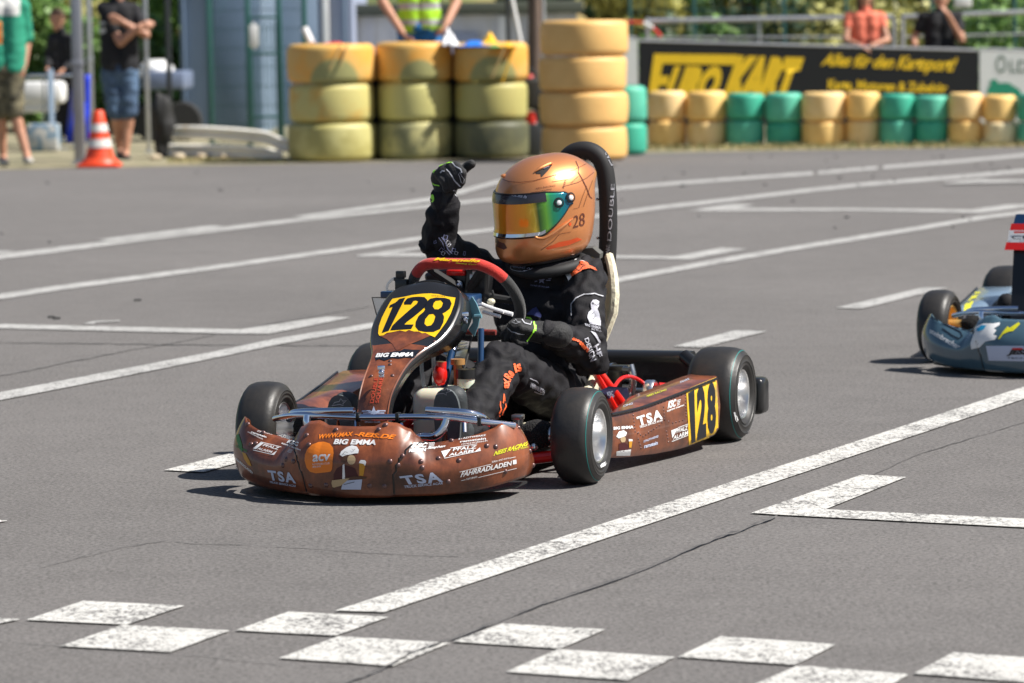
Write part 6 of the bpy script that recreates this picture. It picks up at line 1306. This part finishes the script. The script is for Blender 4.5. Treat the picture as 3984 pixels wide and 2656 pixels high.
# pivot screws
for p in ((1497,600),(1397,645)):
    d=(KMI.to_3x3()@ray(*z3(*p))).normalized(); h=(hv.ray_cast(KMI@CAM,d)[0] or hh.ray_cast(KMI@CAM,d)[0]); nr=(h-HC); nr.z*=.2; nr.normalize()
    q=MB(); Mr=nr.to_track_quat('Z','Y').to_matrix(); q.lathe([(.015,0),(.015,.002),(.0105,.003)],seg=20,M=Mr,c=h+nr*.001,mi=0); q.lathe([(.0072,.0),(.007,.005),(.0045,.006),(0,.0063)],seg=20,M=Mr,c=h+nr*.001,mi=1); q.build('visor_screw',[M_blkp,M_wh],vo)
M_cod=mat('helmet_line_ink',(.12,.035,.02),.4); M_cor2=mat('helmet_fluo_orange',(.80,.10,.02),.4); M_hole=mat('vent_hole',(.01,.008,.008),.7)
it=[tx('28',Q(1525,762,1622,728,1622,845,1518,868),z3,M_cod,.0),tx('REIS RACING',Q(1200,516,1368,488,1368,503,1200,531),z3,M_cod,0),tx('REIS',Q(1428,515,1450,440,1465,445,1443,520),z3,M_cod,0),tx('RACING',Q(1500,470,1560,410,1568,420,1508,480),z3,M_cod,0),
 (line2d([(905,440),(960,462),(1060,470),(1180,455),(1290,425),(1380,400)],4),None,z3,M_cod),(line2d([(1375,402),(1340,462),(1480,440),(1430,505),(1560,470),(1640,430),(1700,380)],4),None,z3,M_cod),
 (line2d([(1150,560),(1335,525),(1300,590)],4),None,z3,M_cod),(line2d([(1545,285),(1570,340),(1565,380),(1600,440),(1640,520),(1665,590),(1685,608)],7),None,z3,M_cod),
 (line2d([(1500,900),(1400,920),(1350,980),(1240,1060)],4),None,z3,M_cod),(line2d([(1640,500),(1600,600),(1570,690),(1520,700)],3),None,z3,M_cod),(line2d([(1690,450),(1650,560),(1610,680)],3),None,z3,M_cod),
 (line2d([(1390,395),(1530,360),(1650,300)],3),None,z3,M_cod),
 px([(1280,1040),(1400,990),(1500,970),(1560,950),(1600,965),(1480,1015),(1380,1035),(1300,1055)],z3,M_cor2),
 px([(1195,382),(1240,352),(1322,315),(1342,318),(1300,372),(1245,426),(1238,395),(1202,395)],z3,M_hole),px([(1262,350),(1300,330),(1318,332),(1290,350),(1268,358)],z3,M_chr,.003),
 px([(898,912),(985,914),(980,935),(900,930)],z3,M_hole),px([(828,900),(858,905),(856,922),(828,916)],z3,M_hole),
 px([(835,960),(860,950),(880,985),(925,1000),(948,1040),(920,1055),(860,1030),(838,1000)],z3,M_cod,.0008),px([(1305,865),(1450,745),(1440,765),(1320,872)],z3,M_grp),
 px(ell(1495,832,11,16,12),z3,M_cor2)]
add_decals(hh,it,hel,'helmet_artwork')
it=[tx('mittelstandsberater.de',Q(878,542,1122,582,1117,608,874,568),z3,M_whd,.01,0,.002)]
add_decals(bvh(st_),it,st_,'strip_lettering')
# vent scoop, side blade and rear lip in relief
q=MB(); 
for p in ((1235,352),(1322,318)): pass
def hk(p,off=0):
    d=(KMI.to_3x3()@ray(*z3(*p))).normalized(); h,nr,_,_=hh.ray_cast(KMI@CAM,d); return None if h is None else h+nr*(off if nr.dot(d)<0 else -off)
a_=[hk(p,.004) for p in ((1195,380),(1240,350),(1322,313),(1345,316))]
q.tube([x for x in a_ if x],[.002,.005,.005,.002],8,smooth=3); q.build('vent_scoop',M_cop,hel)
q=MB(); a_=[hk(p,.003) for p in ((1180,900),(1200,945),(1250,955),(1300,935),(1370,890),(1440,840),(1520,780))]; q.tube([x for x in a_ if x],[.001,.004,.005,.005,.005,.004,.001],8,smooth=3); q.build('cheek_ridge',M_cop,hel)
q=MB(); a_=HM@V((.09,.065,.112)); q.ball(HM@V((.088,-.05,.100)),.013,sc_=(1.6,1,.5)); q.build('top_vent',M_cop,hel)
# ---------------------------------------------------------------- suit artwork
bs=bvh(suit)
it=[px([(378,112),(398,62),(450,28),(522,24),(575,42),(610,62),(640,95),(610,90),(520,70),(450,110),(440,160),(462,200),(425,240),(395,180)],z8,M_wh,.003),
 px([(430,125),(445,85),(500,55),(560,45),(610,62),(630,90),(690,108),(708,138),(640,118),(560,132),(505,165),(465,197),(438,160)],z8,M_orn,.0045),
 (line2d([(485,120),(500,95),(545,60),(555,80),(600,85),(560,100),(545,125),(520,140),(500,130)],6,True),None,z8,M_bk,.006),
 (star2d(152,232,42,17),None,z8,M_lvd,.004),(line2d([(195,215),(250,212)],9),None,z8,M_lvd,.004),(line2d([(195,235),(238,232)],9),None,z8,M_lvd,.004),(line2d([(75,225),(110,220)],9),None,z8,M_lvd,.004),(line2d([(85,245),(112,240)],9),None,z8,M_lvd,.004),tx('TOWER OF POWER',Q(40,275,222,300,220,318,38,292),z8,M_lvd,0,0,.004),
 px([(650,470),(668,442),(695,436),(728,455),(722,500),(712,530),(735,580),(742,640),(742,700),(640,680),(612,620),(618,570),(655,535),(650,500)],z8,M_emb,.004),
 (line2d([(630,600),(680,560),(700,600),(660,640)],5),None,z8,M_suit,.006),(line2d([(660,470),(700,500),(720,480)],5),None,z8,M_suit,.006),
 tx('BIG EMMA',Q(592,678,745,705,742,732,590,700),z8,M_emb,.04,0,.004),tx('BISTRO',Q(655,722,748,742,746,762,652,742),z8,M_emb,0,0,.004),
 tx('DESIGN',Q(612,818,700,1040,652,1062,575,830),z8,M_emb,.02,0,.004),tx('HF',Q(715,880,765,1000,715,1025,665,900),z8,M_emb,.03,0,.004),
 px([(640,760),(690,770),(745,860),(740,900),(700,830)],z8,M_emb,.004),
 tx('alpine',Q(385,780,540,838,520,880,368,822),z8,M_orn,.06,0,.004),tx('stars',Q(540,842,632,925,610,962,520,880),z8,M_orn,.06,0,.004),
 px([(0,580),(60,520),(100,503),(150,590),(140,620),(60,590)],z8,M_belt,.004),
 (line2d([(455,600),(460,480),(500,425),(580,385),(680,375),(770,400)],10),None,z8,M_grp,.004),
 tx('is',Q(1690,330,1765,292,1795,400,1715,430),z6,M_orn,.05,0,.003),tx('Re',Q(1592,470,1625,372,1712,440,1665,520),z6,M_orn,.05,0,.003),tx('ax',Q(1590,598,1592,490,1668,520,1645,600),z6,M_orn,.05,0,.003),
 (line2d([(1592,662),(1600,740),(1612,800),(1580,855),(1562,928),(1545,925),(1540,870),(1560,835),(1550,790),(1552,745),(1580,765)],14,True),None,z6,M_orn,.003),
 tx('FAHRRADLADEN',Q(1890,528,2040,612,2036,655,1885,575),z6,M_emb,.04,0,.004),(line2d([(1872,485),(1950,512),(1975,535)],9),None,z6,M_emb,.004),(line2d([(1930,625),(1970,640),(2030,662)],7),None,z6,M_emb,.004),
 tx('TSA',Q(1745,675,1826,690,1824,738,1738,725),z7,M_lvd,.02,0,.004),
 px([(1320,930),(1345,915),(1350,960),(1330,965)],z3,M_suit)]
# scattered letter outlines on the raised sleeve
for (cx,cy,w_,h_,an) in ((405,945,30,36,.3),(425,990,26,30,.5),(435,1010,22,30,.6),(325,985,22,28,-.2),(370,1050,26,30,.7),(390,1085,26,26,.5),(480,1060,26,30,.2),(500,1085,22,26,.3),(570,1090,18,30,.2)):
    R_=[(cx+x*math.cos(an)-y*math.sin(an),cy+x*math.sin(an)+y*math.cos(an)) for x,y in ((-w_/2,-h_/2),(w_/2,-h_/2),(w_/2,h_/2),(-w_/2,h_/2))]; it.append((line2d(R_,5,True),None,z3,M_emb if (cx+cy)%2 else M_lvd,.004))
for w_ in ([(350,950),(380,990),(400,1050),(450,1100)],[(375,945),(400,980),(420,1040),(470,1095)]): it.append((line2d(w_,4),None,z3,M_lvd,.004))
add_decals(bs,it,suit,'suit_embroidery')
it=[tx('ORTEMA',Q(1872,258,2082,282,2078,310,1870,286),z7,M_whd,0,0,.003),(line2d(ell(1978,288,132,42,28),4,True),None,z7,M_grp,.003)]
add_decals(bvh([nb]),it,nb,'brace_lettering')
it=[(line2d([(305,385),(340,335),(400,305),(460,290),(470,297)],13),None,z3,M_lime,.002),(line2d([(470,297),(500,330),(545,355),(555,385)],9),None,z3,M_grp,.002),(line2d([(368,385),(385,368),(405,372)],12),None,z3,M_grp,.002),(line2d([(420,355),(445,380),(490,450),(540,505)],10),None,z3,M_grp,.002),
 (line2d([(528,400),(540,380),(552,410),(572,440),(565,475),(548,470),(540,430),(528,400)],4),None,z3,M_grp,.002),px(ell(300,608,16,34,14),z3,M_lime,.002),(line2d([(290,470),(320,490),(360,500)],9),None,z3,M_lime,.002),(line2d([(478,535),(510,540),(512,600),(490,575)],9),None,z3,M_grp,.002)]
add_decals(bvh([gR,suit]),it,gR,'glove_piping')
it=[(line2d([(1270,655),(1300,660),(1325,690),(1335,740),(1320,770)],12),None,z2,M_lime,.002),(line2d([(1235,672),(1255,700),(1300,712),(1310,690)],8),None,z2,M_grp,.002),(line2d([(1320,770),(1300,800),(1270,840)],9),None,z2,M_lime,.002),(line2d([(1340,715),(1338,760)],10),None,z2,M_lime,.002),
 (line2d([(1120,725),(1160,765),(1210,780),(1255,782)],6),None,z2,M_grp,.002),(line2d([(1145,690),(1180,685),(1190,672),(1200,688),(1225,692),(1190,705),(1180,700)],3,True),None,z2,M_grp,.002)]
add_decals(bvh([gL,suit]),it,gL,'glove_piping')
for sh_ in [o for o in D1.children if o.name.startswith('shoe')]:
    so_=sh_.children[0]; 
    if so_.data.vertices[0].co.y>0: add_decals(bvh(so_),[(line2d([(838,680),(850,640),(900,620),(945,618),(962,592),(975,620),(1015,628),(960,645),(962,675),(930,655),(870,660)],5,True),None,z6,M_grp,.001)],so_,'sole_star')
    else: add_decals(bvh(so_),[(line2d([(770,905),(790,885),(815,880),(825,862),(838,878),(865,870),(838,892),(840,905),(820,898)],4,True),None,z1,M_grp,.001)],so_,'sole_star')
# ================================================================ THE SECOND KART (cut by the right edge)
A2=.45; M_grb=mat('blue_grey_bodywork',(.060,.115,.155),.22,coat=.8,var=.10,vs=6); M_grl=mat('pale_grey_bodywork',(.17,.24,.32),.25,coat=.7,var=.08,vs=6)
g2=G(2159*K,829*K); R2=Matrix(((-math.sin(A2),math.cos(A2),0),(-math.cos(A2),-math.sin(A2),0),(0,0,1)))
o2=g2-R2@V((0,-.454,0)); K2M=R2.to_4x4(); K2M.translation=V((o2.x,o2.y,0))
K2=empty('racing_kart',K2M,'blue grey racing kart with yellow flashes cut off by the right edge','racing kart','racing karts on the circuit')
n2,pl2,pr2=kart(K2,dict(nose=M_grb,pod=M_grl,rim=M_gold,frame=M_bluep,panel=M_blkp),False)
# its upright front panel with red, white and blue bands
q=MB(); 
def band(z0,z1_,w0,w1,x0,x1,mi): q.prism([(x0,-w0,z0),(x0,w0,z0),(x1,w1,z1_),(x1,-w1,z1_)],(-.03,0,0),mi)
S2=lambda y: KP((3900,y*K),x=.25,M=K2M).z
band(.17,S2(573),.085,.10,.33,.24,0); band(S2(573),S2(556),.126,.123,.262,.250,1); band(S2(556),S2(529),.119,.117,.25,.235,2); band(S2(529),S2(514),.115,.113,.235,.225,1); band(S2(514),S2(493),.105,.101,.225,.21,3)
fp=q.build('front_panel',[M_blkp,M_redf,M_wh,M_bluep],K2)
q=MB(); q.tube([(-.33+.0*math.cos(a),.0+.16*math.cos(a),.47+.11*math.sin(a)) for a in [2*PI*i/24 for i in range(24)]],.015,10,closed=True); q.build('steering_wheel',M_suede,K2)
b2=bvh(n2)
def px2(pts,m,off=.0015): return (poly2(pts),None,z9,m,off)
it=[px2([(715,1110),(735,1050),(790,1030),(860,1030),(905,1022),(905,1040),(862,1065),(880,1080),(855,1110),(885,1120),(870,1145),(800,1160),(760,1200),(700,1215),(695,1170)],M_wh),px2([(740,1070),(775,1045),(810,1045),(790,1075),(745,1090)],mat('sticker_sky_blue',(.02,.35,.62),.4),.003),
 px2([(890,1140),(930,1085),(960,1050),(975,1062),(1040,1020),(1050,1035),(1000,1085),(965,1090),(925,1110),(905,1140)],M_yt),
 px2([(805,1190),(1080,1190),(1080,1300),(825,1295)],M_whd),(T_('JESSO',.06,.2),[(965,1215),(1180,1215),(1170,1262),(955,1262)],z9,M_bk,.003),px2([(995,1205),(1070,1205),(1068,1218),(992,1218)],M_redf,.003),(T_('TECHNIK',.0),[(955,1270),(1180,1272),(1180,1284),(955,1282)],z9,M_bk,.003),
 (T_('steinbrecher',.02,.1),[(405,1060),(630,1185),(600,1215),(400,1095)],z9,M_wh,.0015),
 (line2d([(412,985),(480,1020),(560,1060),(620,1090),(635,1120),(610,1140),(560,1115),(490,1065)],9),None,z9,M_bk,.0015),(line2d([(415,975),(520,1030),(620,1065),(720,1090)],9),None,z9,M_bk,.0015)]
add_decals(b2,it,n2,'sponsor_lettering',M=K2M)
b3=bvh(pr2)
it=[px2([(650,900),(700,840),(745,745),(795,748),(750,830),(700,900),(672,965),(640,960)],M_yt),px2([(880,680),(920,650),(985,655),(960,680),(930,710),(865,715)],M_yt),px2([(780,700),(840,650),(850,665),(800,715)],M_oru)]
add_decals(b3,it,pr2,'pod_flash',M=K2M)
add_decals(bvh(fp),[(T_('CRG',.0),[(990,400),(1200,400),(1200,425),(990,425)],z9,M_bk,.002),(line2d([(1005,375),(1200,375)],12),None,z9,M_redf,.002)],fp,'plate_lettering',M=K2M)
# its driver, nearly all outside the frame: black suit
D2=empty('person',K2M.copy(),'second kart driver in black, mostly beyond the right edge','person')
b=MB(); off=V((0,.0,0)); 
Jc={k_:V((v.x,v.y if k_[0] not in 'x' else v.y,v.z)) for k_,v in J.items()}
Jc['wrR']=V((-.36,-.14,.44)); Jc['elR']=V((-.55,-.16,.33)); Jc['wrL']=V((-.36,.16,.42))
b.cap(Jc['pel']+V((0,.05,0)),Jc['pel']-V((0,.05,0)),.095); b.cap(Jc['pel'],Jc['che'],.11); b.cap(Jc['che']+V((0,.055,0)),Jc['che']-V((0,.055,0)),.095); b.cap(Jc['che'],Jc['nek'],.10,.06); b.cap(Jc['shL'],Jc['shR'],.06)
for s_ in 'LR':
    b.cap(Jc['sh'+s_],Jc['el'+s_],.058,.05); b.cap(Jc['el'+s_],Jc['wr'+s_],.05,.034); b.cap(Jc['hi'+s_],Jc['kn'+s_],.085,.066); b.cap(Jc['kn'+s_],Jc['an'+s_],.066,.05)
    hand(b,Jc['wr'+s_],V((1,0,.1)),V((0,0,-1)),-1 if s_=='L' else 1,1.0,curl=(1,1,1,1))
    b.cap(V((.17,Jc['an'+s_].y,.12)),V((.2,Jc['an'+s_].y,.23)),.036)
blob('body',b,[M_suit],D2,vox=.009,smooth=2,disp=folds)
me=hel.data.copy(); me.materials.clear(); me.materials.append(mat('white_helmet',(.7,.7,.7),.3,coat=.8)); h2=link(bpy.data.objects.new('helmet',me),D2); v2=link(bpy.data.objects.new('visor',vo.data.copy()),h2)
